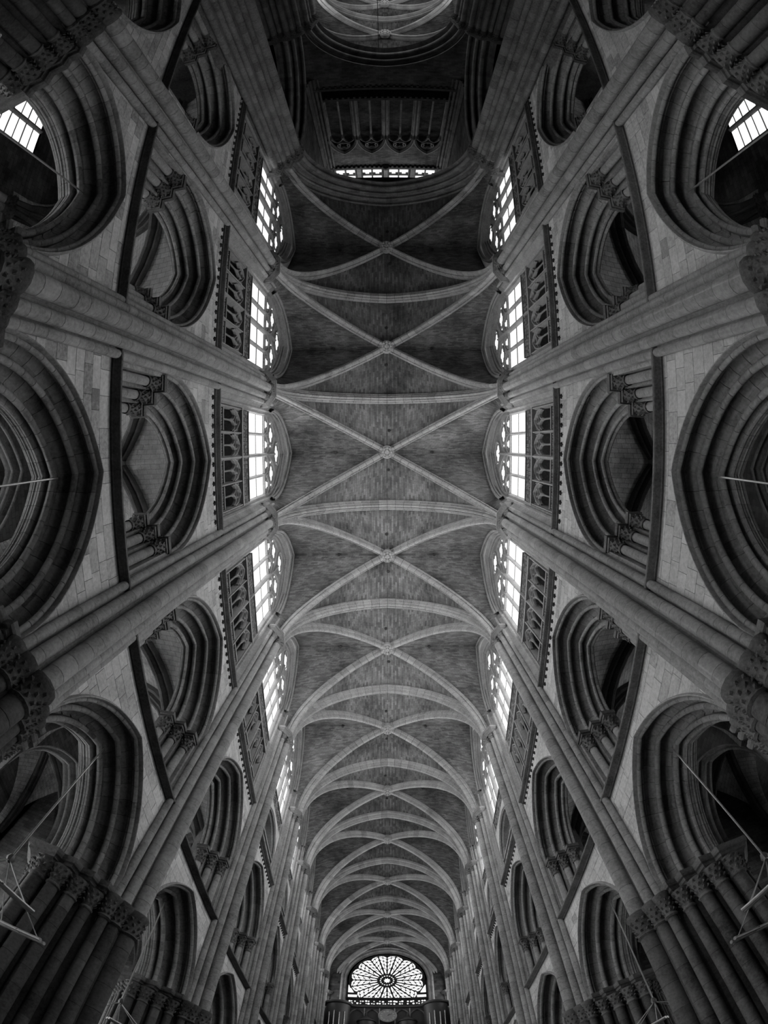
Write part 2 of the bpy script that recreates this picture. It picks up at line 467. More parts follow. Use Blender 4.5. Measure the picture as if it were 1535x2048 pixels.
def rib_part(name, halves, zs, prof, nv, split, mat='rib'):
    if split:
        core = MB()
        for f, c, s, h in halves: rib_seg(core, f, c, s, h, zs, [(w * .93, d + .02) for w, d in prof], 0, 1, nv, .3, False)
        p = Part(name, core.mesh(name, 'mortar'))
        for f, c, s, h in halves:
            for k in range(nv):
                mb = MB(); g = .0012
                rib_seg(mb, f, c, s, h, zs, prof, k / nv + g, (k + 1) / nv - g, 1, rt(), True)
                p.kids.append(Part('voussoir', mb.mesh('voussoir', mat)))
        return p
    mb = MB()
    for f, c, s, h in halves:
        for k in range(nv): rib_seg(mb, f, c, s, h, zs, prof, k / nv, (k + 1) / nv, 1, rt(), False)
    return Part(name, mb.mesh(name, mat))
def web_patch(mb, P, Q, dome):
    """Ruled severy between two rib back-curves P and Q."""
    nu, nv = len(P) - 1, 7; rows, uvs = [], []; ln = 0
    for i in range(nu + 1):
        if i: ln += ((P[i] - P[i - 1]).length + (Q[i] - Q[i - 1]).length) / 2
        w = (Q[i] - P[i]).length; row, ur = [], []
        for j in range(nv + 1):
            v = j / nv; p = P[i].lerp(Q[i], v); p.z += dome * sin(pi * v) * min(1, w / 2.0)
            row.append(p); ur.append((w * (v - .5) + 20, ln + 20))
        rows.append(row); uvs.append(ur)
    mb.grid(rows, .5, False, uvs)
def vault_bay(ceil, x0, x1, y0, y1, zs, zb, zw, stilt, ins_t, ins_w, web='web', split=False, nvT=18, nvD=20, transverse=(True, True), thin=1.0, back=.42, ribmat='rib'):
    """One four-part vault bay: webs, diagonal ribs, wall ribs, boss; transverse rib at y1 (and y0)."""
    xc, yc = (x0 + x1) / 2, (y0 + y1) / 2; n = 18
    sx = (x1 - x0) / 2 - ins_t; h = zb - zs
    pt = [(w * thin, d) for w, d in RIB_T]; pd = [(w * thin, d) for w, d in RIB_D]
    mb = MB()
    for sx_ in (-1, 1):
        for sy in (-1, 1):
            yp = yc + sy * (y1 - y0) / 2
            cor = Vector((xc + sx_ * sx, yp - sy * .22, 0)); L = math.hypot(cor.x - xc, cor.y - yc)
            ux, uy = (cor.x - xc) / L, (cor.y - yc) / L
            D = [Vector((xc + ux * x, yc + uy * x, zs + z)) for x, z in curve_pts(L, h, n, back)]
            Tt = [Vector((xc + sx_ * x, yp, zs + z)) for x, z in curve_pts(sx, h, n, back)]
            # wall rib: upright, then a pointed arc in the wall plane
            sw = (y1 - y0) / 2 - ins_w; hw = zw - zs - stilt; xw = xc + sx_ * ((x1 - x0) / 2)
            arc = curve_pts(sw, hw, 40); R, c = pointed(sw, hw); la = R * acos(max(-1, min(1, c / R))); tot = stilt + la
            W = []
            for i in range(n + 1):
                q = i / n * tot
                if q < stilt: x, z = sw, q
                else:
                    ph = (q - stilt) / R; x, z = R * cos(ph) - c, stilt + R * sin(ph)
                W.append(Vector((xw, yc + sy * x, zs + z)))
            web_patch(mb, D, Tt, .10); web_patch(mb, D, W, .12)
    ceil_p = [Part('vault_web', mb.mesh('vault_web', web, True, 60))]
    corners = [(xc + a * sx, yc + b * ((y1 - y0) / 2 - .22)) for a, b in ((-1, -1), (1, 1), (-1, 1), (1, -1))]
    for i in (0, 2):
        hv = []
        for q in corners[i:i + 2]: hv.append((q, (xc, yc), math.hypot(q[0] - xc, q[1] - yc), h))
        ceil_p.append(rib_part('diagonal_rib', hv, zs, pd, nvD, split, ribmat))
    for flag, yy in zip(transverse, (y0, y1)):
        if flag: ceil_p.append(rib_part('transverse_rib', [((xc - sx, yy), (xc, yy), sx, h), ((xc + sx, yy), (xc, yy), sx, h)], zs, pt, nvT, split, ribmat))
    for p in ceil_p: put(p, ceil)
    return xc, yc

# ------------------------------------------------------------------ BUILD: nave vault
ceiling = struct('ceiling', 'four-part ribbed stone vault over the nave')
def boss_mesh():
    mb = MB()
    mb.lathe(0, 0, [(.36, .45), (.37, .12), (.35, .04), (.30, .0), (.285, .05), (.26, .05), (.25, -.02), (.20, -.04), (.18, .03), (.13, .03), (.11, -.05), (.04, -.08), (0, -.08)], 20, .45)
    for j in range(8):
        a = 2 * pi * j / 8; mb.lathe(.225 * cos(a), .225 * sin(a), [(.07, .06), (.065, -.05), (.03, -.075), (0, -.075)], 7, .6)
    for j in range(4):
        a = 2 * pi * j / 4; mb.lathe(.09 * cos(a), .09 * sin(a), [(.055, .04), (.05, -.07), (0, -.10)], 6, .65)
    return mb.mesh('boss', 'rib')
BOSS = boss_mesh()
hm = MB(); hm.lathe(0, 0, [(.0, .0), (.05, .0), (.085, .02), (.085, .25)], 10, .1); HOLE = hm.mesh('vault_hole', 'dark')
for k in BAYS:
    y0, y1 = bay_span(k)
    if k == -2: y0 = -15.2
    if k == 8: y1 = WEST
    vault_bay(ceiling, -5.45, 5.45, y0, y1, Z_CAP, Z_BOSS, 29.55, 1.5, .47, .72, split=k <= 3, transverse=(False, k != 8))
    ym = (y0 + y1) / 2
    put(Part('boss', BOSS), ceiling, T(0, ym, Z_BOSS - .04))
    if k <= 4:
        for x, y, z in ((-2.9, 0, Z_BOSS + .36), (2.6, 0, Z_BOSS + .36), (.06, 1.0, Z_BOSS + .40), (-.05, -1.2, Z_BOSS + .40)):
            put(Part('vault_hole', HOLE), ceiling, T(x + random.uniform(-.2, .2), ym + y, z + .02))

# ------------------------------------------------------------------ BUILD: nave side walls
HB = STD / 2
def string_mesh(hb, z_top, h, out, name):
    mb = MB()
    prof = [(WALL + .05, z_top - h), (WALL - .03, z_top - h), (WALL - .05, z_top - h + .03), (WALL - out + .02, z_top - .10), (WALL - out, z_top - .08), (WALL - out, z_top - .02), (WALL - out + .02, z_top), (WALL + .15, z_top + .02)]
    for s0, s1 in ((-hb, hb),):
        mb.grid([[(a, s0, z) for a, z in prof], [(a, s1, z) for a, z in prof]], .3)
        mb.add([(a, s0, z) for a, z in prof], [tuple(range(len(prof)))], .3); mb.add([(a, s1, z) for a, z in prof], [tuple(range(len(prof)))], .3)
    return mb.mesh(name, 'carved', False)
def wall_core():
    mb = MB()
    GR, AR, WR = G_R + .98, A_R + .74, None
    wall_zone(mb, WALL, 5.9, 10.45, HB, A_R + .70, A_C, A_ZS)
    wall_zone(mb, WALL, 10.45, 16.98, HB, G_R + .94, G_C, G_ZS)
    # aisle face and the sill between the two storeys
    wall_zone(mb, 6.93, 5.9, 10.45, HB, A_R + .24, A_C, A_ZS); wall_zone(mb, 6.67, 10.45, 17.5, HB, G_R + .24, G_C, G_ZS)
    mb.add([(WALL, -HB, 10.5), (6.94, -HB, 10.5), (6.94, HB, 10.5), (WALL, HB, 10.5)], [(0, 1, 2, 3)])
    return mb.mesh('masonry', 'mortar', False)
CORE = wall_core()
# clerestory / triforium storey: recess with a moulded frame
W_S, W_H, W_ZS = 1.92, 3.55, 24.7
W_R, W_C = pointed(W_S, W_H)
def upper_wall():
    mb = MB()
    wall_zone(mb, WALL - .03, 17.05, 30.4, HB + .1, W_R + .36, W_C, W_ZS, 28, .5)
    # passage behind the triforium: back wall, roof, sill of the windows
    mb.box(6.9, 7.0, -2.2, 2.2, 16.9, 20.5, .25); mb.box(5.9, 7.0, -2.2, 2.2, 20.45, 20.6, .25); mb.box(5.95, 7.0, -2.2, 2.2, 16.9, 17.1, .25)
    for s in (-1, 1): mb.box(5.9, 7.0, s * 2.0 - .1, s * 2.0 + .1, 16.9, 20.6, .25)
    return mb.mesh('upper_masonry', 'ashlar', False)
UPPER = upper_wall()
def frame_mesh():
    mb = MB()
    prof = [(WALL - .05, .40), (WALL - .08, .36), (WALL - .06, .31), (WALL, .27), (5.66, .20), (5.64, .15), (5.60, .12), (5.64, .07), (5.72, .06), (5.74, .0), (5.95, 0)]
    hd = MB()
    for s in (-1, 1):
        sweep(mb, prof, W_R, W_C, W_ZS, [-7.6, -5, -2.5, -.25], s, .6)
        sweep(hd, prof, W_R, W_C, W_ZS, [-.25] + lin(0, 1, 16), s, .45)
    return mb.mesh('window_jambs', 'mould'), hd.mesh('window_head', 'tracery')  # head takes a darker stone than the jambs to imitate soffit shade
FRAME, HEAD = frame_mesh()
def wall_rib_mesh():
    mb = MB(); R, c = pointed(STD / 2 - .72, 4.65)
    prof = [(5.6, .02), (5.44, -.02), (5.38, -.05), (5.36, -.10), (5.39, -.15), (5.45, -.16), (5.47, -.12), (5.49, -.20), (5.53, -.23), (5.6, -.22)]
    for s in (-1, 1): sweep(mb, prof, R, c, 24.9, lin(0, 1, 18), s, .5)
    return mb.mesh('wall_rib', 'tracery')  # darker tracery stone here stands in for shade under the vault
WRIB = wall_rib_mesh()
def corbel_mesh():
    mb = MB(); 
    mb.add([(WALL + .02, -.05, 16.66), (WALL + .02, .05, 16.66), (WALL - .07, .055, 16.76), (WALL - .07, -.055, 16.76), (WALL - .085, 0, 16.68), (WALL + .02, 0, 16.56), (WALL - .02, -.085, 16.70), (WALL - .02, .085, 16.70)],
           [(5, 4, 0), (5, 1, 4), (0, 4, 6), (6, 4, 3), (4, 1, 7), (4, 7, 2), (4, 2, 3)], .1)
    return mb.mesh('leaf_corbel', 'dark', False)
CORBEL = corbel_mesh()
STR1, STR2 = string_mesh(HB, 17.15, .2, .17, 'string_course'), string_mesh(HB, 10.56, .17, .2, 'string_course')
rng = random.Random(3)
variants = []
for v in range(3):
    bl = blocks(6.9, 10.34, HB, A_R + .70, A_C, A_ZS, rng) + blocks(10.56, 16.84, HB, G_R + .94, G_C, G_ZS, rng)
    bl = [q for q in bl if not all(abs(p[0]) > 2.3 for p in q)]
    variants.append(bl)
def block_mesh(polys, name):
    mb = MB()
    for q in polys:
        d = .012 + rng.uniform(0, .006)
        mb.slab(q, WALL - d, WALL + .01, .48 + rng.gauss(0, .15))
    return mb.mesh(name, 'ashlar', False)
STUFF = [block_mesh(v, 'ashlar_courses') for v in variants]
SINGLE = [[(block_mesh([q], 'stone_block')) for q in v] for v in variants]
def scale_of(k):
    y0, y1 = bay_span(k); return (y1 - y0) / STD if k != -2 else 1.03
def mid_of(k):
    y0, y1 = bay_span(k); return (y0 + y1) / 2 if k != -2 else -12.05
walls = {}
for side, nm in ((-1, 'wall_left'), (1, 'wall_right')):
    w = walls[side] = struct(nm, 'limestone nave wall on the %s with arcade, gallery and clerestory storeys' % ('left' if side < 0 else 'right'))
    order = sorted(BAYS, key=lambda k: abs(mid_of(k) - .3)); left_over = 300
    for k in order:
        m = side_mat(side, mid_of(k), scale_of(k)); vi = (k + (side > 0)) % 3
        put(Part('masonry', CORE), w, m); put(Part('upper_masonry', UPPER), w, m)
        put(Part('window_jambs', FRAME), w, m); put(Part('window_head', HEAD), w, m); put(Part('wall_rib', WRIB), w, m)
        put(Part('string_course', STR1), w, m); put(Part('string_course', STR2), w, m)
        for j in range(14): put(Part('leaf_corbel', CORBEL), w, m @ T(0, (j - 6.5) * .305, 0))
        if left_over >= len(SINGLE[vi]):
            for me in SINGLE[vi]: put(Part('stone_block', me), w, m)
            left_over -= len(SINGLE[vi])
        else: put(Part('ashlar_courses', STUFF[vi]), w, m, kind='stuff')

SIDE = {-1: 'left', 1: 'right'}
GAL = {True: Part('gallery_arch', None, gallery_arch(True)), False: Part('gallery_arch', None, gallery_arch(False))}
ARC = {True: Part('arcade_arch', None, arcade_arch(True)), False: Part('arcade_arch', None, arcade_arch(False))}
for side in (-1, 1):
    for k in BAYS:
        m = side_mat(side, mid_of(k), scale_of(k)); nr = k <= 2
        put(GAL[nr], None, m, category='arch', group='gallery arches',
            label='tall moulded gallery arch on the %s wall, %s bay from the dark crossing' % (SIDE[side], ordinal(k)))
        put(ARC[nr], None, m, category='arch', group='arcade arches',
            label='deep pointed arcade arch below the %s gallery, %s bay from the crossing' % (SIDE[side], ordinal(k)))

# ------------------------------------------------------------------ triforium screens and clerestory windows
def foil(cb, cz, r, n=4, rot=0, dep=.30, pts=24):
    return [(cb + r * (1 - dep + dep * abs(cos(n * (t) / 2))) * cos(t + rot), cz + r * (1 - dep + dep * abs(cos(n * (t) / 2))) * sin(t + rot)) for t in (2 * pi * i / pts for i in range(pts))]
def circ(cb, cz, r, n=20): return [(cb + r * cos(2 * pi * i / n), cz + r * sin(2 * pi * i / n)) for i in range(n)]
def parch(cb, zs, s, h, n=7):
    R, c = pointed(s, h); L = []
    for i in range(n + 1): b, z = arc_pt(R, c, zs, i / n, -1); L.append((cb + b, z))
    return L + [(2 * cb - b, z) for b, z in reversed(L[:-1])]
def rosette(mb, a, b, z, r, tone):
    for j in range(4):
        an = pi / 4 + j * pi / 2; x, y = b + r * .55 * cos(an), z + r * .55 * sin(an)
        mb.add([(a, x - r * .4, y), (a, x, y - r * .4), (a, x + r * .4, y), (a, x, y + r * .4), (a - r * .35, x, y)], [(0, 1, 4), (1, 2, 4), (2, 3, 4), (3, 0, 4)], tone)
def triforium_parts():
    ks = []
    a0 = 5.72
    for i, b in enumerate((-1.85, -.925, 0, .925, 1.85)):
        mb = MB(); w = .085 if i == 2 else .055
        mb.bar([(b, 17.1), (b, 20.55)], a0 - (.05 if i == 2 else 0), 5.98, w, .6); mb.tube([(a0 - .03, b, 17.1), (a0 - .03, b, 20.55)], w * .5, 6, .7)
        ks.append(Part('mullion', mb.mesh('mullion', 'tracery')))
    for i in range(4):
        cb = -1.3875 + .925 * i; hw = .40
        mb = MB()
        for q in (-1, 1):
            c2 = cb + q * hw / 2
            R, c = pointed(hw / 2 - .02, .34)
            sub = MB(); wall_zone(sub, 0, 19.35, 20.45, hw / 2, R, c, 19.45, 8)
            mb.add([(a0 + .12, p[1] + c2, p[2]) for p in sub.v], sub.f, .35)
            mb.bar(parch(c2, 19.45, hw / 2 - .01, .36), a0 + .02, a0 + .14, .03, .65)
        mb.bar(parch(cb, 19.55, hw, .82), a0 - .01, a0 + .14, .035, .65)
        mb.bar(circ(cb, 20.02, .15, 12), a0 + .02, a0 + .14, .022, .65, True)
        for q in (-1, 1):
            for z in (20.3,): rosette(mb, a0 + .1, cb + q * .3, z, .12, .7)
        mb.slab(foil(cb, 20.02, .12, 4, pi / 4, .3, 12), a0 + .10, a0 + .13, -.4)
        ks.append(Part('tracery_head', mb.mesh('tracery_head', 'tracery')))
        cl = MB(); cl.lathe(a0 + .08, cb, [(.035, 17.1), (.035, 19.3), (.06, 19.34), (.05, 19.38), (.075, 19.5)], 8, .65)
        ks.append(Part('colonnette', cl.mesh('colonnette', 'tracery')))
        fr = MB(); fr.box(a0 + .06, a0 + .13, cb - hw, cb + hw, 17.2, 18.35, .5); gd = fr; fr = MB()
        for j in range(4):
            for r_ in range(4): rosette(fr, a0 + .06, cb - hw + .1 + .2 * j, 17.5 + .24 * r_, .11, .75)
        fr.box(a0 + .0, a0 + .13, cb - hw, cb + hw, 18.3, 18.38, .55)
        ks.append(Part('foliage_panel', gd.mesh('foliage_panel', 'dark', False), [Part('leaves', fr.mesh('leaves', 'tracery', False), kind='stuff')]))
    tp = MB(); tp.box(a0 - .08, 5.98, -1.9, 1.9, 20.42, 20.56, .55); ks.append(Part('lintel', tp.mesh('lintel', 'tracery', False)))
    return ks
def foliage_band():
    ks = []
    for i in range(4):
        cb = -1.3875 + .925 * i; mb = MB(); a0 = 5.70
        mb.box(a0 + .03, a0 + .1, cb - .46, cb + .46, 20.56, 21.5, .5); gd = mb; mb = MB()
        for j in range(6):
            for r_ in range(5):
                if random.random() < .72: rosette(mb, a0 + .03, cb - .385 + .154 * j + random.uniform(-.03, .03), 20.68 + .17 * r_ + random.uniform(-.03, .03), random.uniform(.06, .09), .5 + .6 * random.random())
        mb.box(a0 - .02, a0 + .1, cb - .46, cb + .46, 21.47, 21.54, .6); mb.box(a0 - .02, a0 + .1, cb - .46, cb + .46, 20.55, 20.6, .5)
        ks.append(Part('foliage_panel', gd.mesh('foliage_panel', 'dark', False), [Part('leaves', mb.mesh('leaves', 'tracery', False), kind='stuff')]))
    return ks
def triforium_plain():
    """Later western bays: a low pierced parapet before a wide blind arch."""
    ks = []; mb = MB(); s = 1.7; R, c = pointed(s, 1.75)
    sub = MB(); wall_zone(sub, 0, 17.1, 20.6, 1.95, R, c, 18.3, 20, .5); mb.add([(5.68, p[1], p[2]) for p in sub.v], sub.f, .5)
    ks.append(Part('wall_panel', mb.mesh('wall_panel', 'ashlar', False)))
    o = MB()
    prof = [(5.66, .14), (5.62, .10), (5.64, .05), (5.72, .05), (5.74, .0), (5.80, -.02), (5.82, -.07), (6.1, -.08), (6.12, -.14), (6.5, -.15)]
    for sg in (-1, 1): sweep(o, prof, R, c, 18.3, [-1.2] + lin(0, 1, 12), sg, .45)
    ks.append(Part('arch_order', o.mesh('arch_order', 'mould')))
    for i in range(5):
        cb = -1.36 + .68 * i; p = MB(); p.box(5.72, 5.80, cb - .33, cb + .33, 17.1, 18.25, .7); p.box(5.66, 5.84, cb - .34, cb + .34, 18.2, 18.32, .6)
        p.slab(foil(cb, 17.85, .24, 3, pi / 2, .3, 18), 5.70, 5.715, -.6)
        ks.append(Part('parapet_panel', p.mesh('parapet_panel', 'tracery', False)))
    return ks
TRI = {True: Part('triforium_screen', None, triforium_parts() + foliage_band()), False: Part('triforium_screen', None, triforium_plain() + foliage_band())}
def window_parts(glass='glass'):
    ks = []; a0 = 5.76; ag = 5.90
    for i, b in enumerate((-1.9, -.95, 0, .95, 1.9)):
        mb = MB(); w = .085 if i == 2 else .055
        mb.bar([(b, 20.6), (b, 25.2 if i in (1, 3) else (26.6 if i == 2 else 24.8))], a0 - (.08 if i == 2 else .02), 6.05, w, .45)
        ks.append(Part('mullion', mb.mesh('mullion', 'tracery')))
    panes = []
    for i in range(4):
        cb = -1.425 + .95 * i
        for z0, z1 in ((20.7, 23.28), (23.32, 24.62)):
            panes.append([(cb - .40, z0), (cb + .40, z0), (cb + .40, z1), (cb - .40, z1)])
        panes.append([(cb - .16, 24.80), (cb + .16, 24.80), (cb + .17, 24.9), (cb + .11, 24.98), (cb + .10, 25.2), (cb - .10, 25.2), (cb - .11, 24.98), (cb - .17, 24.9)])
        mb = MB(); mb.tube([(ag - .03, cb - .4, 23.3), (ag - .03, cb + .4, 23.3)], .02, 5, .2)
        ks.append(Part('glazing_bar', mb.mesh('glazing_bar', 'lead')))
    for cb in (-.95, .95): panes.append(foil(cb, 25.98, .36, 4, 0, .42, 24)); panes += [[(cb - .60, 25.8), (cb - .45, 25.78), (cb - .47, 26.0), (cb - .58, 26.0)], [(cb + .60, 25.8), (cb + .45, 25.78), (cb + .47, 26.0), (cb + .58, 26.0)]]
    panes.append(foil(0, 27.2, .42, 4, 0, .4, 24)); panes += [[(-.62, 27.0), (-.52, 26.9), (-.5, 27.3), (-.58, 27.35)], [(.62, 27.0), (.52, 26.9), (.5, 27.3), (.58, 27.35)]]
    for p in panes:
        mb = MB(); mb.add([(ag if max(q[1] for q in p) < 24.7 else a0 + .045, b, z) for b, z in p], [tuple(range(len(p)))], .5); ks.append(Part('pane', mb.mesh('pane', glass, False)))
    # stone plate of the tracery, then its mouldings
    pl = MB(); hd = parch(0, W_ZS - .05, W_S + .05, W_H + .05, 14)
    pl.slab(hd, a0 + .05, ag + .06, .3); pl.box(ag + .02, ag + .08, -2, 2, 20.6, W_ZS, .2)
    ks.append(Part('tracery_plate', pl.mesh('tracery_plate', 'tracery', False)))
    tr = MB()
    for i in range(4):
        cb = -1.425 + .95 * i; tr.bar(parch(cb, 24.62, .44, .72), a0 - .02, ag + .03, .04, .4)
        for q in (-1, 1): tr.bar([(cb + q * .42, 24.66), (cb + q * .24, 24.74), (cb + q * .27, 24.95)], a0 + .03, ag + .03, .035, .4)
    for cb in (-.95, .95):
        tr.bar(parch(cb, 24.9, .92, 1.75, 10), a0 - .03, ag + .03, .05, .45); tr.bar(circ(cb, 25.98, .50), a0, ag + .03, .04, .4, True)
    tr.bar(circ(0, 27.2, .60), a0 - .02, ag + .03, .05, .4, True); tr.bar(parch(0, 24.7, 1.88, 3.5, 12), a0 - .05, ag + .03, .06, .45)
    ks.append(Part('tracery', tr.mesh('tracery', 'tracery')))
    return ks
WINS = {0: Part('window', None, window_parts()), -1: Part('window', None, window_parts('glassmid')), -2: Part('window', None, window_parts('glassdim')), 4: Part('window', None, window_parts('glassfar'))}
nwin = 0
for side in (-1, 1):
    for k in BAYS:
        m = side_mat(side, mid_of(k), scale_of(k)); nwin += 1
        WIN = WINS[4 if k >= 4 else min(k, 0)]; WIN.name = 'window_%d' % nwin
        put(WIN, None, m, kind='structure', label='white clerestory window of four lights on the %s, %s bay from the crossing' % (SIDE[side], ordinal(k)))
        if k <= 2:
            put(TRI[True], None, m, category='screen', group='traceried triforium screens', label='triforium screen of four traceried lights on the %s, %s bay from the crossing' % (SIDE[side], ordinal(k)))
        else:
            put(TRI[False], None, m, category='screen', group='plain triforium arches', label='wide blind triforium arch with parapet on the %s, %s bay from the crossing' % (SIDE[side], ordinal(k)))

# ------------------------------------------------------------------ compound piers
def long_shaft(name, a, b, r, z0, z1, n=12, step=.5, mat='shaft'):
    mb = MB(); z = z0
    while z < z1 - .01:
        zz = min(z + step * random.uniform(.75, 1.25), z1)
        if z1 - zz < .15: zz = z1
        t = rt(); mb.lathe(a, b, [(r, z), (r, zz - .014), (r * .96, zz - .011), (r * .96, zz - .004), (r, zz)], n, [t, .3, .2, .3]); z = zz
    return Part(name, mb.mesh(name, mat))
def capital(a, b, r, R1, z0, z1, n=12, cr=8):
    mb = MB(); mb.lathe(a, b, [(r * 1.02, z0 - .06), (r * 1.22, z0 - .03), (r * 1.22, z0 + .01), (r * 1.02, z0 + .04), (r * 1.08, z0 + (z1 - z0) * .4), (R1, z1)], n, .4)
    leafy(mb, a, b, r * 1.1, R1 * 1.05, z0 + .05, z1, cr)
    return Part('capital', mb.mesh('capital', 'carved'))
def slab_part(name, poly, zs, mat='carved', tones=(.3, .45, .35)):
    """Moulded abacus: poly (a, b) with outsets at successive heights: zs = [(z, outset)]; outline scaled from its centre line."""
    ca = max(p[0] for p in poly); mb = MB(); rows = []
    n = len(poly)
    if sum(poly[i - 1][0] * poly[i][1] - poly[i][0] * poly[i - 1][1] for i in range(n)) < 0: poly = poly[::-1]
    for z, o in zs:
        row = []
        for i, p in enumerate(poly):
            q0, q1 = poly[i - 1], poly[(i + 1) % n]
            e0 = Vector((p[0] - q0[0], p[1] - q0[1])); e1 = Vector((q1[0] - p[0], q1[1] - p[1]))
            e0.normalize(); e1.normalize(); nr = Vector((e0.y, -e0.x)) + Vector((e1.y, -e1.x)); nr /= max(.5, 1 + e0.dot(e1))
            row.append((p[0] + nr.x * o, p[1] + nr.y * o, z))
        rows.append(row)
    mb.grid(rows, .4, True); mb.add(rows[0], [tuple(range(n))], .3); mb.add(rows[-1], [tuple(range(n))], .35)
    return Part(name, mb.mesh(name, mat, False))
def sym(half):
    """Outline from points with b >= 0, mirrored; runs anticlockwise seen from above with the wall side at large a."""
    return [(a, -b) for a, b in half] + [(a, b) for a, b in reversed(half)]
def pier_parts():
    ks = []
    up = MB()
    half = [(5.75, .66), (5.55, .66), (5.55, .52), (5.48, .50), (5.48, .30), (5.38, .27), (5.36, .15), (5.30, .12)]
    up.prism(list(reversed(sym(half))), 6.7, 23.0, .5)
    ks.append(Part('pier_core', up.mesh('pier_core', 'shaft', False)))
    for a, b, r, zt in ((5.48, .585, .10, 24.9), (5.35, .355, .13, 22.75), (5.17, 0, .185, 22.75)):
        for s in ((-1, 1) if b else (1,)):
            ks.append(long_shaft('vault_shaft', a, s * b, r, 6.7, zt))
            if zt < 23: ks.append(capital(a, s * b, r, r + .07, zt, 23.1))
            else: ks.append(long_shaft('shaft_tip', a, s * b, r * .8, zt, zt + .25, 10))
            # ring capital at the springing of the arcade
            rg = MB(); rr = r + .03
            rg.lathe(a, s * b, [(rr, 6.05), (rr + .04, 6.1), (rr + .0, 6.16), (rr + .02, 6.4), (rr + .05, 6.6), (rr + .09, 6.68), (rr + .09, 6.76), (rr + .02, 6.8), (r, 6.82)], 12, .3)
            leafy(rg, a, s * b, rr, rr + .06, 6.12, 6.62, 8)
            ks.append(Part('foliage_ring', rg.mesh('foliage_ring', 'carved')))
            ks.append(long_shaft('nave_shaft', a, s * b, r * 1.12, 0, 6.1, 12, .6, 'shadestone'))
    # abacus under the vault ribs
    ks.append(slab_part('abacus', [(5.60, -.74), (5.30, -.74), (5.0, -.34), (5.0, .34), (5.30, .74), (5.60, .74)][::-1],
                        [(23.04, -.08), (23.12, .0), (23.15, .05), (23.22, .05), (23.24, .09), (23.4, .09)]))
    # lower pier: stepped core, shafts under each order of the arches, both ways
    lo = MB()
    half = [(7.5, .3), (7.5, .7), (7.1, 1.2), (6.6, 1.25), (6.55, 1.1), (6.28, 1.1), (6.25, .84), (5.95, .84), (5.93, .60), (5.6, .55), (5.42, .42), (5.24, .2)]
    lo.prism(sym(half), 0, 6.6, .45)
    ks.append(Part('pier_foot', lo.mesh('pier_foot', 'shadestone', False)))
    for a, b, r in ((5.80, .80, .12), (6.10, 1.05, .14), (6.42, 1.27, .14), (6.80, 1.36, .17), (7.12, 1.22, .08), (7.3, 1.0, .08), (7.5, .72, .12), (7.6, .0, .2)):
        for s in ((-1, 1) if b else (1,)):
            ks.append(long_shaft('arcade_shaft', a, s * b, r, 0, 6.02, 12, .6, 'shadestone')); ks.append(capital(a, s * b, r, r + .09, 6.05, 6.58))
    half = [(7.75, .3), (7.7, .8), (7.28, 1.5), (6.62, 1.5), (6.55, 1.34), (6.24, 1.34), (6.20, 1.08), (5.88, 1.06), (5.84, .84), (5.62, .84), (5.6, .2)]
    ks.append(slab_part('abacus', sym(half), [(6.54, -.06), (6.62, .0), (6.64, .05), (6.72, .05), (6.74, .11), (6.8, .13), (6.9, .13)]))
    # rear shafts that carry the aisle vault
    for a, b, r in ((7.42, 0, .2), (7.3, .42, .13)):
        for s in ((-1, 1) if b else (1,)):
            ks.append(long_shaft('aisle_shaft', a, s * b, r, 6.9, 12.3)); ks.append(capital(a, s * b, r, r + .12, 12.3, 12.8))
    bk = MB(); bk.prism([(6.66, -.75), (6.66, .75), (7.3, .6), (7.3, -.6)], 6.8, 16.5, .45); ks.append(Part('aisle_pilaster', bk.mesh('aisle_pilaster', 'shaft', False)))
    return ks
PIERS = Part('compound_pier', None, pier_parts())
for side in (-1, 1):
    for j, y in PIER.items():
        put(PIERS, None, side_mat(side, y), category='pier', group='compound piers',
            label='clustered stone pier with tall vault shafts on the %s, %s from the dark crossing' % (SIDE[side], ORD[j + 1]))

# ------------------------------------------------------------------ aisles and the chapels beyond them
def uvwall(mb, sub, a):
    for q in sub.f: mb.add([(a, sub.v[i][1], sub.v[i][2]) for i in q], [(0, 1, 2, 3)]); mb.uv[len(mb.f) - 1] = tuple((sub.v[i][1] + 20, sub.v[i][2]) for i in q)
def flat(mb, q, us): mb.add(q, [(0, 1, 2, 3)]); mb.uv[len(mb.f) - 1] = us
AW, CW = 12.4, 16.4                # aisle outer wall, chapel back wall
C_R, C_C = pointed(2.15, 3.3)
def chapel_window(glass, a, off, zlo, zhi, rows):
    ks = []
    for i in range(3):
        cb = off - 1 + i
        for r_ in range(rows):
            z0, z1 = zlo + (zhi - zlo) * r_ / rows, zlo + (zhi - zlo) * (r_ + 1) / rows
            p = MB(); p.add([(a, cb - .44, z0 + .02), (a, cb + .44, z0 + .02), (a, cb + .44, z1 - .02), (a, cb - .44, z1 - .02)], [(0, 1, 2, 3)])
            ks.append(Part('pane', p.mesh('pane', glass, False)))
    for i in range(4):
        p = MB(); p.bar([(off - 1.5 + i, zlo), (off - 1.5 + i, zhi)], a - .15, a + .1, .07, .4); ks.append(Part('mullion', p.mesh('mullion', 'tracery')))
    p = MB()
    for r_ in range(1, rows * 2): zz = zlo + (zhi - zlo) * r_ / rows / 2; p.box(a - .05, a - .01, off - 1.5, off + 1.5, zz - .015, zz + .015)
    ks.append(Part('saddle_bars', p.mesh('saddle_bars', 'lead', False)))
    return ks
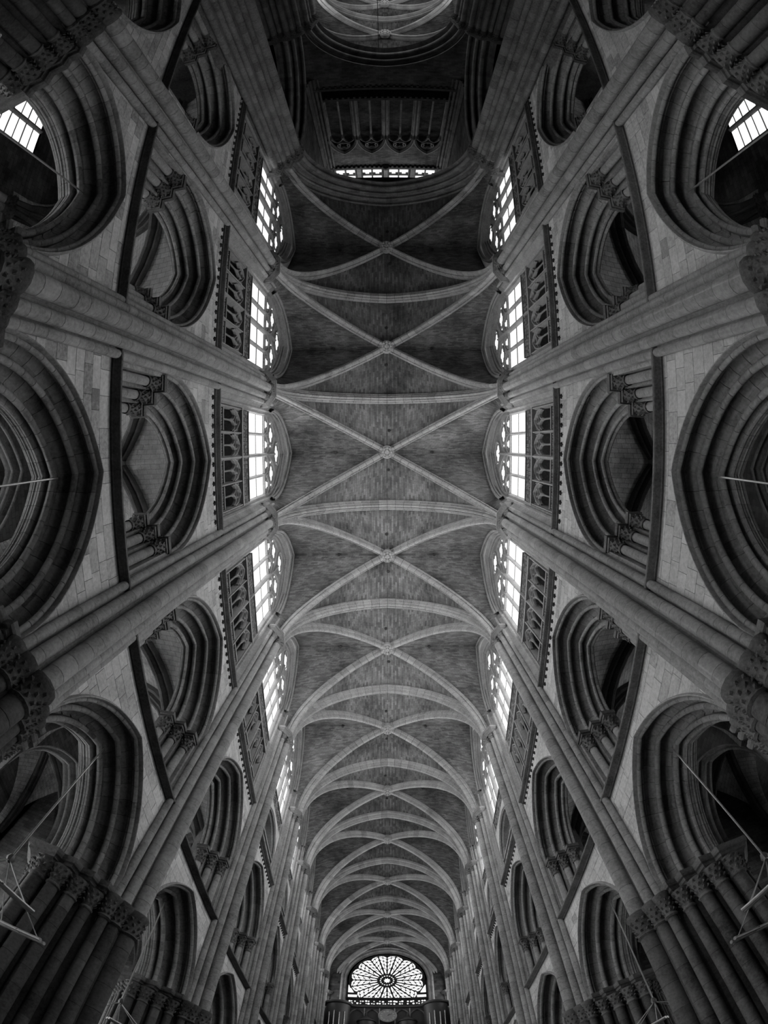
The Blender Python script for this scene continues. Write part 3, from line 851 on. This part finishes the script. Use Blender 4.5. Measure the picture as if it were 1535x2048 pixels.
def holed(mb, a, off, zlo, zhi, top, hb):
    for b0, b1, z0, z1 in ((-hb, off - 1.5, 0, top), (off + 1.5, hb, 0, top), (off - 1.5, off + 1.5, 0, zlo), (off - 1.5, off + 1.5, zhi, top)):
        flat(mb, [(a, b0, z0), (a, b1, z0), (a, b1, z1), (a, b0, z1)], ((b0 + 20, z0), (b1 + 20, z0), (b1 + 20, z1), (b0 + 20, z1)))
ch = MB(); sub = MB(); wall_zone(sub, 0, 0, 18, HB, C_R + .3, C_C, 11.4); uvwall(ch, sub, AW)
CHAPEL_WALL = ch.mesh('masonry', 'rough', False)
CHAPEL_ARCH = Part('chapel_arch', None, [order_part(roll_order(AW, .22, .06, AW + .3, .1), C_R, C_C, 11.4, 8, False), order_part(roll_order(AW + .3, 0, .06, AW + .6, .2), C_R, C_C, 11.4, 8, False)])
bx = MB()
for q in (-1, 1): flat(bx, [(AW, q * HB, 0), (CW, q * HB, 0), (CW, q * HB, 17), (AW, q * HB, 17)], ((0, 0), (4, 0), (4, 17), (0, 17)))
holed(bx, CW, 0, 2.0, 8.0, 17, HB); CHAPEL_BOX = bx.mesh('chapel_walls', 'rough', False)
for side in (-1, 1):
    c = struct('ceiling', 'ribbed brick-like vault over the %s aisle, seen through the arches' % SIDE[side])
    ow = struct('wall_aisle_' + SIDE[side], 'outer wall of the %s aisle' % SIDE[side])
    gl = 'aisleleft' if side < 0 else 'aisle'
    for k in BAYS:
        y0, y1 = bay_span(k)
        x0, x1 = sorted((side * 6.72, side * AW))
        vault_bay(c, x0, x1, y0, y1, 12.7, 16.9, 16.9, .8, .35, .75, web='aisleweb', nvT=6, nvD=8, transverse=(k == -2, True), thin=1.15, ribmat='shadestone')  # ribs use the darkened stone so they look shaded against the webs
        put(Part('boss', BOSS), c, T((x0 + x1) / 2, (y0 + y1) / 2, 16.9))
        m = side_mat(side, (y0 + y1) / 2, (y1 - y0) / STD)
        for q in (-1, 1): put(long_shaft('respond_shaft', AW - .1, q * (HB - .15), .16, 0, 12.3), ow, m); put(capital(AW - .1, q * (HB - .15), .16, .28, 12.3, 12.8), ow, m)
        nwin += 1
        if k == -2:
            mb = MB(); off = -.75 * side; holed(mb, AW, off, 10.2, 13.2, 18, HB + .5); put(Part('masonry', mb.mesh('masonry', 'rough', False)), ow, m)
            ks = chapel_window('aislefar', AW + .1, off, 10.2, 13.2, 3)
        else:
            put(Part('masonry', CHAPEL_WALL), ow, m); put(Part('chapel_walls', CHAPEL_BOX), ow, m); put(CHAPEL_ARCH, ow, m)
            x0, x1 = sorted((side * (AW + .55), side * CW))
            vault_bay(c, x0, x1, y0, y1, 11.6, 15.6, 15.6, .4, .3, .5, web='aisleweb', nvT=5, nvD=6, transverse=(False, False), thin=.9, ribmat='shadestone')
            ks = chapel_window(gl, CW + .1, 0, 2.0, 8.0, 3)
        put(Part('window_%d' % nwin, None, ks), None, m, kind='structure', label='side window of three lights on the %s, %s bay from the crossing' % (SIDE[side], ordinal(k)))
    mb = MB(); mb.box(6.9, 17.0, -.1, .1, 0, 18); put(Part('end_wall', mb.mesh('end_wall', 'rough', False)), ow, T(0, WEST, 0) @ RZ(0 if side > 0 else pi))

fl = MB(); fl.box(-17, 17, -45, 50, -.3, 0)
struct('floor', 'stone floor of the nave', fl.mesh('floor', 'floor', False))

# ------------------------------------------------------------------ crossing, lantern and choir
def cross_pier(flip):
    """Corner pier of the crossing on the right side, nave face towards +Y. flip: choir side."""
    f = -1 if flip else 1
    ks = []
    pts = [(5.45, .95), (5.25, .95), (5.25, .55), (4.85, .55), (4.85, .1), (4.5, .1), (4.5, -.6), (4.62, -.6), (4.62, -1.2), (5.0, -1.2), (5.0, -1.7), (5.5, -1.7), (5.5, -2.0), (6.4, -2.0), (6.4, -2.3), (9, -2.3), (9, .95)]
    mb = MB(); mb.prism([(a, b * f) for a, b in (pts if f < 0 else pts[::-1])], 0, 23, .45)
    ks.append(Part('pier_core', mb.mesh('pier_core', 'crossing', False)))
    for a, b, r in ((5.36, .98, .13), (5.2, .62, .15), (4.98, .6, .12), (4.8, .2, .17), (4.56, .12, .12), (4.42, -.25, .22), (4.55, -.72, .13), (4.66, -1.15, .15), (4.98, -1.3, .13), (5.12, -1.7, .16), (5.5, -1.95, .14), (5.85, -2.1, .17), (6.25, -2.12, .13), (6.6, -2.35, .17)):
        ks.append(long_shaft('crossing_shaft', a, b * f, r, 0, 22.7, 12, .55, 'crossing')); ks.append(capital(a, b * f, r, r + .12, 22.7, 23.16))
    ab = [(5.6, 1.14), (5.2, 1.14), (5.06, .78), (4.76, .72), (4.62, .34), (4.36, .3), (4.16, 0), (4.16, -.5), (4.34, -.86), (4.5, -1.34), (4.86, -1.45), (5.0, -1.86), (5.4, -2.15), (5.7, -2.36), (6.3, -2.36), (6.5, -2.6), (9, -2.6), (9, 1.14)]
    ks.append(slab_part('abacus', [(a, b * f) for a, b in (ab if f < 0 else ab[::-1])][::-1] if False else [(a, b * f) for a, b in (ab[::-1] if f > 0 else ab)], [(23.08, -.05), (23.18, .0), (23.26, .02), (23.28, .05), (23.4, .05)]))
    return Part('crossing_pier', None, ks)
CPW, CPE = cross_pier(False), cross_pier(True)
for side in (-1, 1):
    # the left one is the mirror image
    for cp, y, nm in ((CPW, -15.05, 'near'), (CPE, -28.0, 'far')):
        put(cp, None, T(0, y, 0) @ SC(side, 1, 1), category='pier', label='massive crossing pier of bundled shafts, %s side of the dark crossing on the %s' % (nm, SIDE[side]))
def big_arch(orders, zs, s, h, mat='crossing'):
    R, c = pointed(s, h); ks = []
    for a0, d0, rr, a1, fd in orders:
        ks.append(order_part(roll_order(a0, d0, rr, a1, fd), R, c, zs, 24, False, mat))
    return ks
# local a runs away from the nave (-Y), b = X
MX = RZ(-pi / 2)
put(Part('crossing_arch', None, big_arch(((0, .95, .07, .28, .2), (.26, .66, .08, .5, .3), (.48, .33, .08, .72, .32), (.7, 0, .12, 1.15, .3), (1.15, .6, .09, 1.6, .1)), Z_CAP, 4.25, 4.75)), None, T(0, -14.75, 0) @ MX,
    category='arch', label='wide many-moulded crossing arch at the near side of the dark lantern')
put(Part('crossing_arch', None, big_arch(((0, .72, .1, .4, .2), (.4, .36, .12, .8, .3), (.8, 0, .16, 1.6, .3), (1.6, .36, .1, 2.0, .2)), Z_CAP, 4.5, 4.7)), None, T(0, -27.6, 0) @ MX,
    category='arch', label='far crossing arch framing the choir vault at the top of the picture')
# transept arches: the same pieces turned to the sides
for side in (-1, 1):
    put(Part('transept_arch', None, big_arch(((0, .72, .1, .4, .2), (.4, .36, .12, .8, .3), (.8, 0, .16, 1.6, .3)), Z_CAP, 4.3, 4.7)), None, T(0, -21.8, 0) @ RZ(0 if side > 0 else pi) @ T(5.2, 0, 0),
        category='arch', label='transept arch seen edge-on at the %s side of the dark crossing' % SIDE[side])
def brickq(mb, q, uvs): mb.add(q, [(0, 1, 2, 3)]); mb.uv[len(mb.f) - 1] = uvs
lw = struct('wall_lantern', 'dark inner walls of the lantern tower over the crossing')
# far wall: spandrel above the choir arch, arcade storey, frieze, window storey
R_, c_ = pointed(4.5, 4.7)
mb = MB(); sub = MB(); wall_zone(sub, 0, 23.4, 31.3, 6.2, R_ + .7, c_, Z_CAP, 30)
for q in sub.f:
    brickq(mb, [(sub.v[i][1], -27.6, sub.v[i][2]) for i in q], [(sub.v[i][1] + 20, sub.v[i][2]) for i in q])
brickq(mb, [(-6, -28.9, 31.3), (6, -28.9, 31.3), (6, -28.9, 42), (-6, -28.9, 42)], [(10, 31), (22, 31), (22, 42), (10, 42)])
put(Part('spandrel_wall', mb.mesh('spandrel_wall', 'rough', False)), lw)
R4, c4 = pointed(1.12, 2.3)
mb = MB()
for i in range(4):
    cb = -3.75 + 2.5 * i; sub = MB(); wall_zone(sub, 0, 38.9, 44.3, 1.25, R4, c4, 39.3, 14)
    for q in sub.f: brickq(mb, [(sub.v[j][1] + cb, -27.75, sub.v[j][2]) for j in q], [(sub.v[j][1] + cb + 20, sub.v[j][2]) for j in q])
for x0, x1 in ((-6.2, -5.0), (5.0, 6.2)): brickq(mb, [(x0, -27.75, 31.3), (x1, -27.75, 31.3), (x1, -27.75, 44.3), (x0, -27.75, 44.3)], [(x0 + 20, 31), (x1 + 20, 31), (x1 + 20, 44), (x0 + 20, 44)])
put(Part('arcade_wall', mb.mesh('arcade_wall', 'rough', False)), lw)
for z, d in ((31.3, .25), (44.2, .3), (32.9, .12)):
    mb = MB(); mb.box(-6.2, 6.2, -28.9, -27.75 + d, z, z + .28, .3)
    for j in range(28): mb.box(-5.9 + j * .43, -5.72 + j * .43, -27.75, -27.75 + d * .9, z - .2, z, .3)
    put(Part('cornice', mb.mesh('cornice', 'carved', False)), lw)
for side in (-1, 1):
    mb = MB(); f0 = side * 5.75
    sub = MB(); wall_zone(sub, 0, 23.4, 52, 6.6, pointed(4.3, 4.7)[0] + .7, pointed(4.3, 4.7)[1], Z_CAP, 24)
    for q in sub.f: brickq(mb, [(f0, -21.8 + sub.v[j][1], sub.v[j][2]) for j in q], [(sub.v[j][1] + 20, sub.v[j][2]) for j in q])
    put(Part('side_wall', mb.mesh('side_wall', 'rough', False)), lw)
    for dx, dy, r in ((.25, .2, .16), (.55, .12, .12), (.12, .55, .12), (.85, .1, .09), (.1, .95, .1)):
        put(long_shaft('corner_shaft', side * (5.75 - dx), -27.75 + dy, r, 30, 46, 10, .8, 'crossing'), lw)
mb = MB(); brickq(mb, [(-6, -16.9, 29), (6, -16.9, 29), (6, -16.9, 52), (-6, -16.9, 52)], [(0, 0), (12, 0), (12, 23), (0, 23)]); put(Part('near_wall', mb.mesh('near_wall', 'rough', False)), lw)
mb = MB(); brickq(mb, [(-6, -28, 52), (6, -28, 52), (6, -16, 52), (-6, -16, 52)], [(0, 0), (12, 0), (12, 12), (0, 12)]); put(Part('tower_roof', mb.mesh('tower_roof', 'rough', False)), lw)
def lantern_arch():
    ks = []
    o = MB()
    prof = [(-.05, .2), (-.12, .16), (-.1, .09), (-.02, .08), (.02, .1), (.0, .0), (.12, -.02), (.3, -.02)]
    for s in (-1, 1): sweep(o, prof, R4, c4, 39.3, lin(0, 1, 10), s, .55)
    ks.append(Part('arch_order', o.mesh('arch_order', 'mould')))
    t = MB()
    for q in (-1, 1): t.bar(parch(q * .52, 39.2, .5, .75), .1, .35, .07, .5)
    t.bar(circ(0, 40.55, .55, 16), .1, .35, .06, .5, True); t.bar(foil(0, 40.55, .46, 4, pi / 4, .4, 24), .15, .35, .05, .6, True)
    ks.append(Part('tracery', t.mesh('tracery', 'mould')))
    ks.append(long_shaft('colonnette', .25, 0, .09, 33, 38.7, 8, 1.2)); ks.append(capital(.25, 0, .09, .17, 38.7, 39.2, 8, 6))
    for q in (-1, 1):
        for a, b, r in ((-.02, 1.12, .09), (.12, 1.0, .07)): ks.append(long_shaft('jamb_shaft', a, q * b, r, 33, 38.7, 8, 1.2)); ks.append(capital(a, q * b, r, r + .08, 38.7, 39.2, 8, 6))
        mb = MB(); mb.box(.05, 1.2, q * 1.12, q * 1.25, 33, 39.3, .4); ks.append(Part('jamb', mb.mesh('jamb', 'mould', False)))
    return Part('lantern_arcade_bay', None, ks)
LB = lantern_arch()
for i in range(4):
    put(LB, None, T(-3.75 + 2.5 * i, -27.75, 0) @ MX, category='arcade', group='blind arches of the lantern',
        label='blind twin-light arch high on the dark lantern wall, %s from the left' % ORD[i])
nwin += 1; ks = []
for i in range(4):
    cb = -3.9 + 2.6 * i
    for q in range(2):
        for r_ in range(5):
            p = MB(); x = cb - .95 + q * 1.0; z = 45.0 + r_ * 1.25
            p.add([(x, -27.9, z + .28), (x + .85, -27.9, z + .28), (x + .85, -27.9, z + .8), (x + .6, -27.9, z + .8), (x + .6, -27.9, z + 1.1), (x + .25, -27.9, z + 1.1), (x + .25, -27.9, z + .8), (x, -27.9, z + .8)], [tuple(range(8))])
            ks.append(Part('pane', p.mesh('pane', 'lantern', False)))
    for q in range(3):
        p = MB(); p.box(cb - 1.05 + q * 1.0 - .06, cb - 1.05 + q * 1.0 + .06, -27.95, -27.7, 44.4, 52, .4); ks.append(Part('mullion', p.mesh('mullion', 'tracery', False)))
    p = MB(); p.box(cb + 1.1, cb + 1.5, -28, -27.5, 44.4, 52, .45); ks.append(Part('buttress', p.mesh('buttress', 'mould', False)))
    for j in range(5):
        p = MB(); p.add([(x, -27.85, z) for x, z in circ(cb - .9 + j * .45, 44.72, .09, 8)], [tuple(range(8))]); ks.append(Part('pane', p.mesh('pane', 'lantern', False)))
for s in (-1, 1):
    for j in range(8):
        p = MB(); y = -26.9 + 1.25 * j; p.add([(s * 5.7, y, 45), (s * 5.7, y + 1.0, 45), (s * 5.7, y + 1.0, 51), (s * 5.7, y, 51)], [(0, 1, 2, 3)]); ks.append(Part('pane', p.mesh('pane', 'lantern', False)))
for j in range(8):
    p = MB(); x = -5.1 + 1.25 * j; p.add([(x, -16.95, 45), (x + 1, -16.95, 45), (x + 1, -16.95, 51), (x, -16.95, 51)], [(0, 1, 2, 3)]); ks.append(Part('pane', p.mesh('pane', 'lantern', False)))
p = MB(); p.box(-6, 6, -28.1, -27.92, 44.3, 52, .2); ks.append(Part('tracery_plate', p.mesh('tracery_plate', 'tracery', False)))
put(Part('window_%d' % nwin, None, ks), None, kind='structure', label='bright lantern windows just above the near crossing arch')
fl = MB(); fl.lathe(0, 0, [(0, -.2), (.3, -.12), (.36, .05), (.3, .2)], 12, .5); 
put(Part('carved_boss', fl.mesh('carved_boss', 'carved')), None, T(0, -27.45, 44.1), category='carving', label='round carved boss on the lantern cornice below its windows')
choir = struct('ceiling', 'ribbed stone vault of the choir beyond the far crossing arch')
for y0, y1 in ((-34.4, -29.6), (-39.4, -34.4), (-44.4, -39.4)):
    vault_bay(choir, -5.2, 5.2, y0, y1, Z_CAP, 28.6, 29.2, 1.2, .3, .7, nvT=14, nvD=16, transverse=(True, False))
    put(Part('boss', BOSS), choir, T(0, (y0 + y1) / 2, 28.5) @ SC(1.25, 1.25, 1))
mb = MB(); brickq(mb, [(-6, -44.4, 0), (6, -44.4, 0), (6, -44.4, 31), (-6, -44.4, 31)], [(0, 0), (12, 0), (12, 31), (0, 31)])
for s in (-1, 1): brickq(mb, [(s * 5.4, -44.4, 0), (s * 5.4, -29.5, 0), (s * 5.4, -29.5, 31), (s * 5.4, -44.4, 31)], [(0, 0), (15, 0), (15, 31), (0, 31)])
struct('wall_choir', 'walls of the choir', mb.mesh('wall_choir', 'rough', False))
nwin += 1; ks = []
for s in (-1, 1):
    for y0, y1 in ((-33.8, -30.2), (-38.8, -35)):
        for j in range(3):
            p = MB(); w = (y1 - y0) / 3; p.add([(s * 5.35, y0 + j * w + .1, 21), (s * 5.35, y0 + (j + 1) * w - .1, 21), (s * 5.35, y0 + (j + 1) * w - .1, 26), (s * 5.35, y0 + j * w + .1, 26)], [(0, 1, 2, 3)])
            ks.append(Part('pane', p.mesh('pane', 'choirglass', False)))
put(Part('window_%d' % nwin, None, ks), None, kind='structure', label='high windows of the choir')

# ------------------------------------------------------------------ west wall: rose window, clock, organ
ROSE_Y, ROSE_Z, ROSE_R = 47.5, 25.25, 3.4
mb = MB(); fy = ROSE_Y - .25
n = 48; Rr = 3.75
pts = []
for i in range(n + 1):
    an = pi - pi * i / n; pts.append((Rr * cos(an), ROSE_Z + Rr * sin(an)))
for (x0, z0), (x1, z1) in zip(pts, pts[1:]): brickq(mb, [(x0, fy, z0), (x1, fy, z1), (x1, fy, 31), (x0, fy, 31)], [(x0, z0), (x1, z1), (x1, 31), (x0, 31)])
for s in (-1, 1): brickq(mb, [(s * Rr, fy, 0), (s * 5.6, fy, 0), (s * 5.6, fy, 31), (s * Rr, fy, 31)], [(0, 0), (2, 0), (2, 31), (0, 31)])
brickq(mb, [(-Rr, fy, 0), (Rr, fy, 0), (Rr, fy, 21.9), (-Rr, fy, 21.9)], [(0, 0), (7, 0), (7, 22), (0, 22)])
west = struct('wall_west', 'west wall of the nave round the rose window', mb.mesh('wall_west', 'westwall', False))
o = MB(); prof = [(-.35, .75), (-.42, .62), (-.3, .55), (-.2, .5), (-.25, .4), (-.12, .35), (-.05, .25), (.3, .2)]
rows = [[((Rr - .2 + d) * cos(t), fy + a, ROSE_Z + (Rr - .2 + d) * sin(t)) for a, d in prof] for t in lin(pi, 0, 40)]
rows = [[(-(Rr - .2 + d), fy + a, 21.9) for a, d in prof]] + rows + [[((Rr - .2 + d), fy + a, 21.9) for a, d in prof]]
o.grid(rows, .4); put(Part('arch_order', o.mesh('arch_order', 'mould')), west)
# rose: petals of forking light round a star-shaped eye, all cut off level below
ks = []; TR = MB(); ry = ROSE_Y
def rp(r, t): return (r * cos(t), ROSE_Z + r * sin(t))
def rose_pane(poly):
    poly = clip(poly, 0, 1, 22.95)
    if len(poly) < 3: return
    p = MB(); p.add([(x, ry, z) for x, z in poly], [tuple(range(len(poly)))]); ks.append(Part('pane', p.mesh('pane', 'rose', False)))
rose_pane([rp(.34 if i % 2 else .2, 2 * pi * i / 16 + .2) for i in range(16)])
for j in range(16): rose_pane(circ(*rp(.62, 2 * pi * j / 16), .07, 8))
NP = 12; da = 2 * pi / NP
def lozenge(t_a, t_b, ra, rb, ln):
    """A leaf-shaped light slanting from (ra, t_a) to (rb, t_b), ln tall."""
    a0, a1, b0, b1 = rp(ra, t_a), rp(ra + ln, t_a), rp(rb, t_b), rp(min(rb + ln, 3.38), t_b)
    L = lambda p, q, f: (p[0] + (q[0] - p[0]) * f, p[1] + (q[1] - p[1]) * f)
    rose_pane([L(a0, a1, .12), L(a0, b0, .3), L(a0, b0, .72), L(b0, b1, .18), L(b0, b1, .88), L(a1, b1, .7), L(a1, b1, .28), L(a0, a1, .82)])
for j in range(NP):
    t0 = j * da + pi / 2
    for sg in (-1, 1):
        for r0, ln in ((.84, .62), (1.52, .52), (2.08, .46), (2.58, .42), (3.04, .26)):
            h = da / 2; e = .055 / r0
            if r0 < 1.5: lozenge(t0 + sg * e, t0 + sg * (h - .05 / r0), r0, r0 + .26, ln)
            else:
                lozenge(t0 + sg * e, t0 + sg * (h / 2 - e * .4), r0 - .08, r0 + .16, ln - .04)
                lozenge(t0 + sg * (h / 2 + e * .4), t0 + sg * (h - e), r0 + .12, r0 + .36, ln - .04)
for s in (-1, 1):
    rose_pane([(s * 3.58, 23.6), (s * 3.58, 24.6), (s * 3.42, 24.35), (s * 3.05, 23.6)]); rose_pane([(s * 3.58, 23.0), (s * 3.58, 23.3), (s * 2.75, 23.3), (s * 2.75, 23.0)])
for i in range(14):
    x = -3.3 + i * .508
    for q in range(4):
        cx_, cz_ = x + .12 * (q % 2 * 2 - 1) * random.uniform(.7, 1), 22.2 + .28 * (q // 2) + random.uniform(-.04, .04)
        if random.random() < .72: p = MB(); p.add([(a, ry, b) for a, b in circ(cx_, cz_, random.uniform(.06, .12), 7)], [tuple(range(7))]); ks.append(Part('pane', p.mesh('pane', 'rose', False)))
pl = MB(); q = [(x, z) for x, z in circ(0, ROSE_Z, 3.62, 48)]
pl.add([(x, ry + .05, z) for x, z in q], [tuple(range(48))], .1); pl.add([(-3.75, ry + .06, 21.8), (3.75, ry + .06, 21.8), (3.75, ry + .06, ROSE_Z), (-3.75, ry + .06, ROSE_Z)], [(0, 1, 2, 3)], .1)
ks.append(Part('tracery_plate', pl.mesh('tracery_plate', 'dark', False)))
tb = MB()
def ybar(p0, p1, w): tb.tube([(p0[0], ry - .05, p0[1]), (p1[0], ry - .05, p1[1])], w, 5, .3)
for j in range(NP):
    t0 = j * da + pi / 2
    if ROSE_Z + 3.4 * sin(t0) > 22.9: ybar(rp(.8, t0), rp(3.45, t0), .065)
for rr in (.5, .75): tb.tube([(x, ry - .05, z) for x, z in circ(0, ROSE_Z, rr, 24) + [(rr, ROSE_Z)]], .07, 5, .3)
tb.tube([(x, ry - .05, z) for x, z in circ(0, ROSE_Z, 3.52, 40)[:23]], .08, 5, .3)
tb.tube([(-3.7, ry - .05, 22.86), (3.7, ry - .05, 22.86)], .09, 5, .3)
ks.append(Part('tracery', tb.mesh('tracery', 'dark')))
put(Part('window_%d' % (nwin + 1), None, ks), None, kind='structure', label='great rose window of bright petals at the far west end')
# gallery balustrade, clock
CY = 45.6
mb = MB(); mb.box(-5.4, 5.4, CY + .2, CY + .5, 21.0, 21.15, .4)
put(Part('gallery_rail', mb.mesh('gallery_rail', 'wood', False)), None, category='railing', label='dark horizontal rail below the rose window')
oc = []
b = MB(); b.box(-3.2, 3.2, CY + .35, 47, 15, 20.9, .5); oc.append(Part('case_back', b.mesh('case_back', 'wood', False)))
for i in range(5):
    p = MB(); cb = -2.6 + 1.3 * i; p.bar(parch(cb, 19.9, .62, .85), .0, .12, .05, .6); p.tube([(.06, cb - .64, 18), (.06, cb - .64, 20.9)], .05, 6, .5)
    p.v = [(x, CY + .3 - a, z) for a, x, z in p.v]; oc.append(Part('ogee_arch', p.mesh('ogee_arch', 'mould')))
for s in (-1, 1):
    d = MB(); d.lathe(s * 1.75, CY + .2, [(.75, 18), (.75, 19.1), (.85, 19.15), (.8, 19.3), (.45, 19.6), (.12, 19.9), (.05, 20.3), (0, 20.4)], 16, .5); oc.append(Part('turret', d.mesh('turret', 'wood')))
    t = MB(); t.lathe(s * 4.2, CY, [(1.05, 14), (1.05, 20.9), (1.2, 21.0), (1.25, 21.2), (1.1, 21.3), (0, 21.35)], 20, .5); oc.append(Part('side_tower', t.mesh('side_tower', 'wood')))
    for j in range(4):
        an = -pi / 2 + (j - 1.5) * .42; p = MB(); x, y = s * 4.2 + 1.09 * cos(an), CY + 1.09 * sin(an)
        p.lathe(x, y, [(.02, 14.2), (.055, 15), (.055, 19.75 + .2 * (j % 2)), (.0, 19.8 + .2 * (j % 2))], 8, .5); oc.append(Part('organ_pipe', p.mesh('organ_pipe', 'tin')))
put(Part('organ_case', None, oc), None, category='organ', label='dark organ case with bright tin pipes under the rose window')
ck = []
d = MB(); rows = []
for r_, dy in ((.80, 0), (.80, -.1), (.74, -.14), (.70, -.1), (.68, -.08), (.0, -.08)): rows.append([(r_ * cos(t), CY + dy, r_ * sin(t) * 1.0) for t in (2 * pi * i / 32 for i in range(32))])
d.grid(rows, .5, True); ck.append(Part('dial', d.mesh('dial', 'dial')))
NUM = ['XII', 'I', 'II', 'III', 'IIII', 'V', 'VI', 'VII', 'VIII', 'IX', 'X', 'XI']
def stroke(mb, p0, p1, w, y):
    dx, dz = p1[0] - p0[0], p1[1] - p0[1]; l = math.hypot(dx, dz); nx, nz = -dz / l * w, dx / l * w
    mb.add([(p0[0] + nx, y, p0[1] + nz), (p0[0] - nx, y, p0[1] - nz), (p1[0] - nx, y, p1[1] - nz), (p1[0] + nx, y, p1[1] + nz)], [(0, 1, 2, 3)], .5)
for i, s in enumerate(NUM):
    mb = MB(); t = 2 * pi * i / 12; wd = {'I': .05, 'V': .10, 'X': .10}; tot = sum(wd[c] for c in s); x = -tot / 2
    def loc(u, v): return (v * sin(t) + u * cos(t), v * cos(t) - u * sin(t))
    for ch in s:
        w = wd[ch]; v0, v1 = .48, .64
        if ch == 'I': stroke(mb, loc(x + w / 2, v0), loc(x + w / 2, v1), .013, CY - .10)
        if ch == 'V': stroke(mb, loc(x + .01, v1), loc(x + w / 2, v0), .013, CY - .10); stroke(mb, loc(x + w - .01, v1), loc(x + w / 2, v0), .009, CY - .10)
        if ch == 'X': stroke(mb, loc(x + .01, v1), loc(x + w - .01, v0), .013, CY - .10); stroke(mb, loc(x + .01, v0), loc(x + w - .01, v1), .009, CY - .10)
        x += w
    ck.append(Part('numeral', mb.mesh('numeral', 'pale', False)))
for nm, ln, hr in (('hour_hand', .3, 36), ('minute_hand', .44, 58)):
    mb = MB(); t = radians(hr); stroke(mb, (0, 0), (ln * sin(t), ln * cos(t)), .022, CY - .12); ck.append(Part(nm, mb.mesh(nm, 'lead', False)))
put(Part('clock', None, ck), None, T(0.05, 0, 19.85), category='clock', label='round clock with roman numerals under the rose window')

p = MB(); p.tube([(-.45, -28.7, 16), (-.45, -28.7, 28.12)], .02, 5)
put(Part('cable', p.mesh('cable', 'iron')), None, category='cable', label='thin dark cable hanging straight down in front of the far crossing arch')
# ------------------------------------------------------------------ hanging lights in the arcade arches
def lamp_parts(m):
    ks = []
    p = MB(); p.tube([(0, 0, 9.3), (0, 0, 5.35)], .02, 6); ks.append(Part('rod', p.mesh('rod', 'steel')))
    p = MB(); p.lathe(0, 0, [(0, 5.16), (.06, 5.2), (.085, 5.28), (.05, 5.38), (0, 5.4)], 8); ks.append(Part('ring', p.mesh('ring', 'iron')))
    for i in range(3):
        t = radians(98.8 + 120 * i); u = Vector((cos(t), m * sin(t), 0)); w = Vector((-u.y, u.x, 0)); c = u * 1.06 + Vector((0, 0, 4.3))
        for s in (-1, 1):
            p = MB(); p.tube([(0, 0, 5.25), c + w * s * .5], .012, 5); ks.append(Part('cable', p.mesh('cable', 'steel')))
            p = MB(); p.tube([c + u * s * .055 - w * .6, c + u * s * .055 + w * .6], .04, 8); ks.append(Part('light_bar', p.mesh('light_bar', 'steel')))
        p = MB(); p.tube([c - u * .1, c + u * .1], .02, 6); ks.append(Part('bracket', p.mesh('bracket', 'iron')))
    return ks
LAMP = {1: Part('pendant_light', None, lamp_parts(1)), -1: Part('pendant_light', None, lamp_parts(-1))}
for side in (-1, 1):
    for k in range(-1, 4):
        put(LAMP[side], None, side_mat(side, mid_of(k) + .05) @ T(6.2, .0, 0), category='lamp', group='pendant lights in the arcade',
            label='pendant light of metal bars hung from the %s arcade arch, %s bay from the crossing' % (SIDE[side], ordinal(k)))
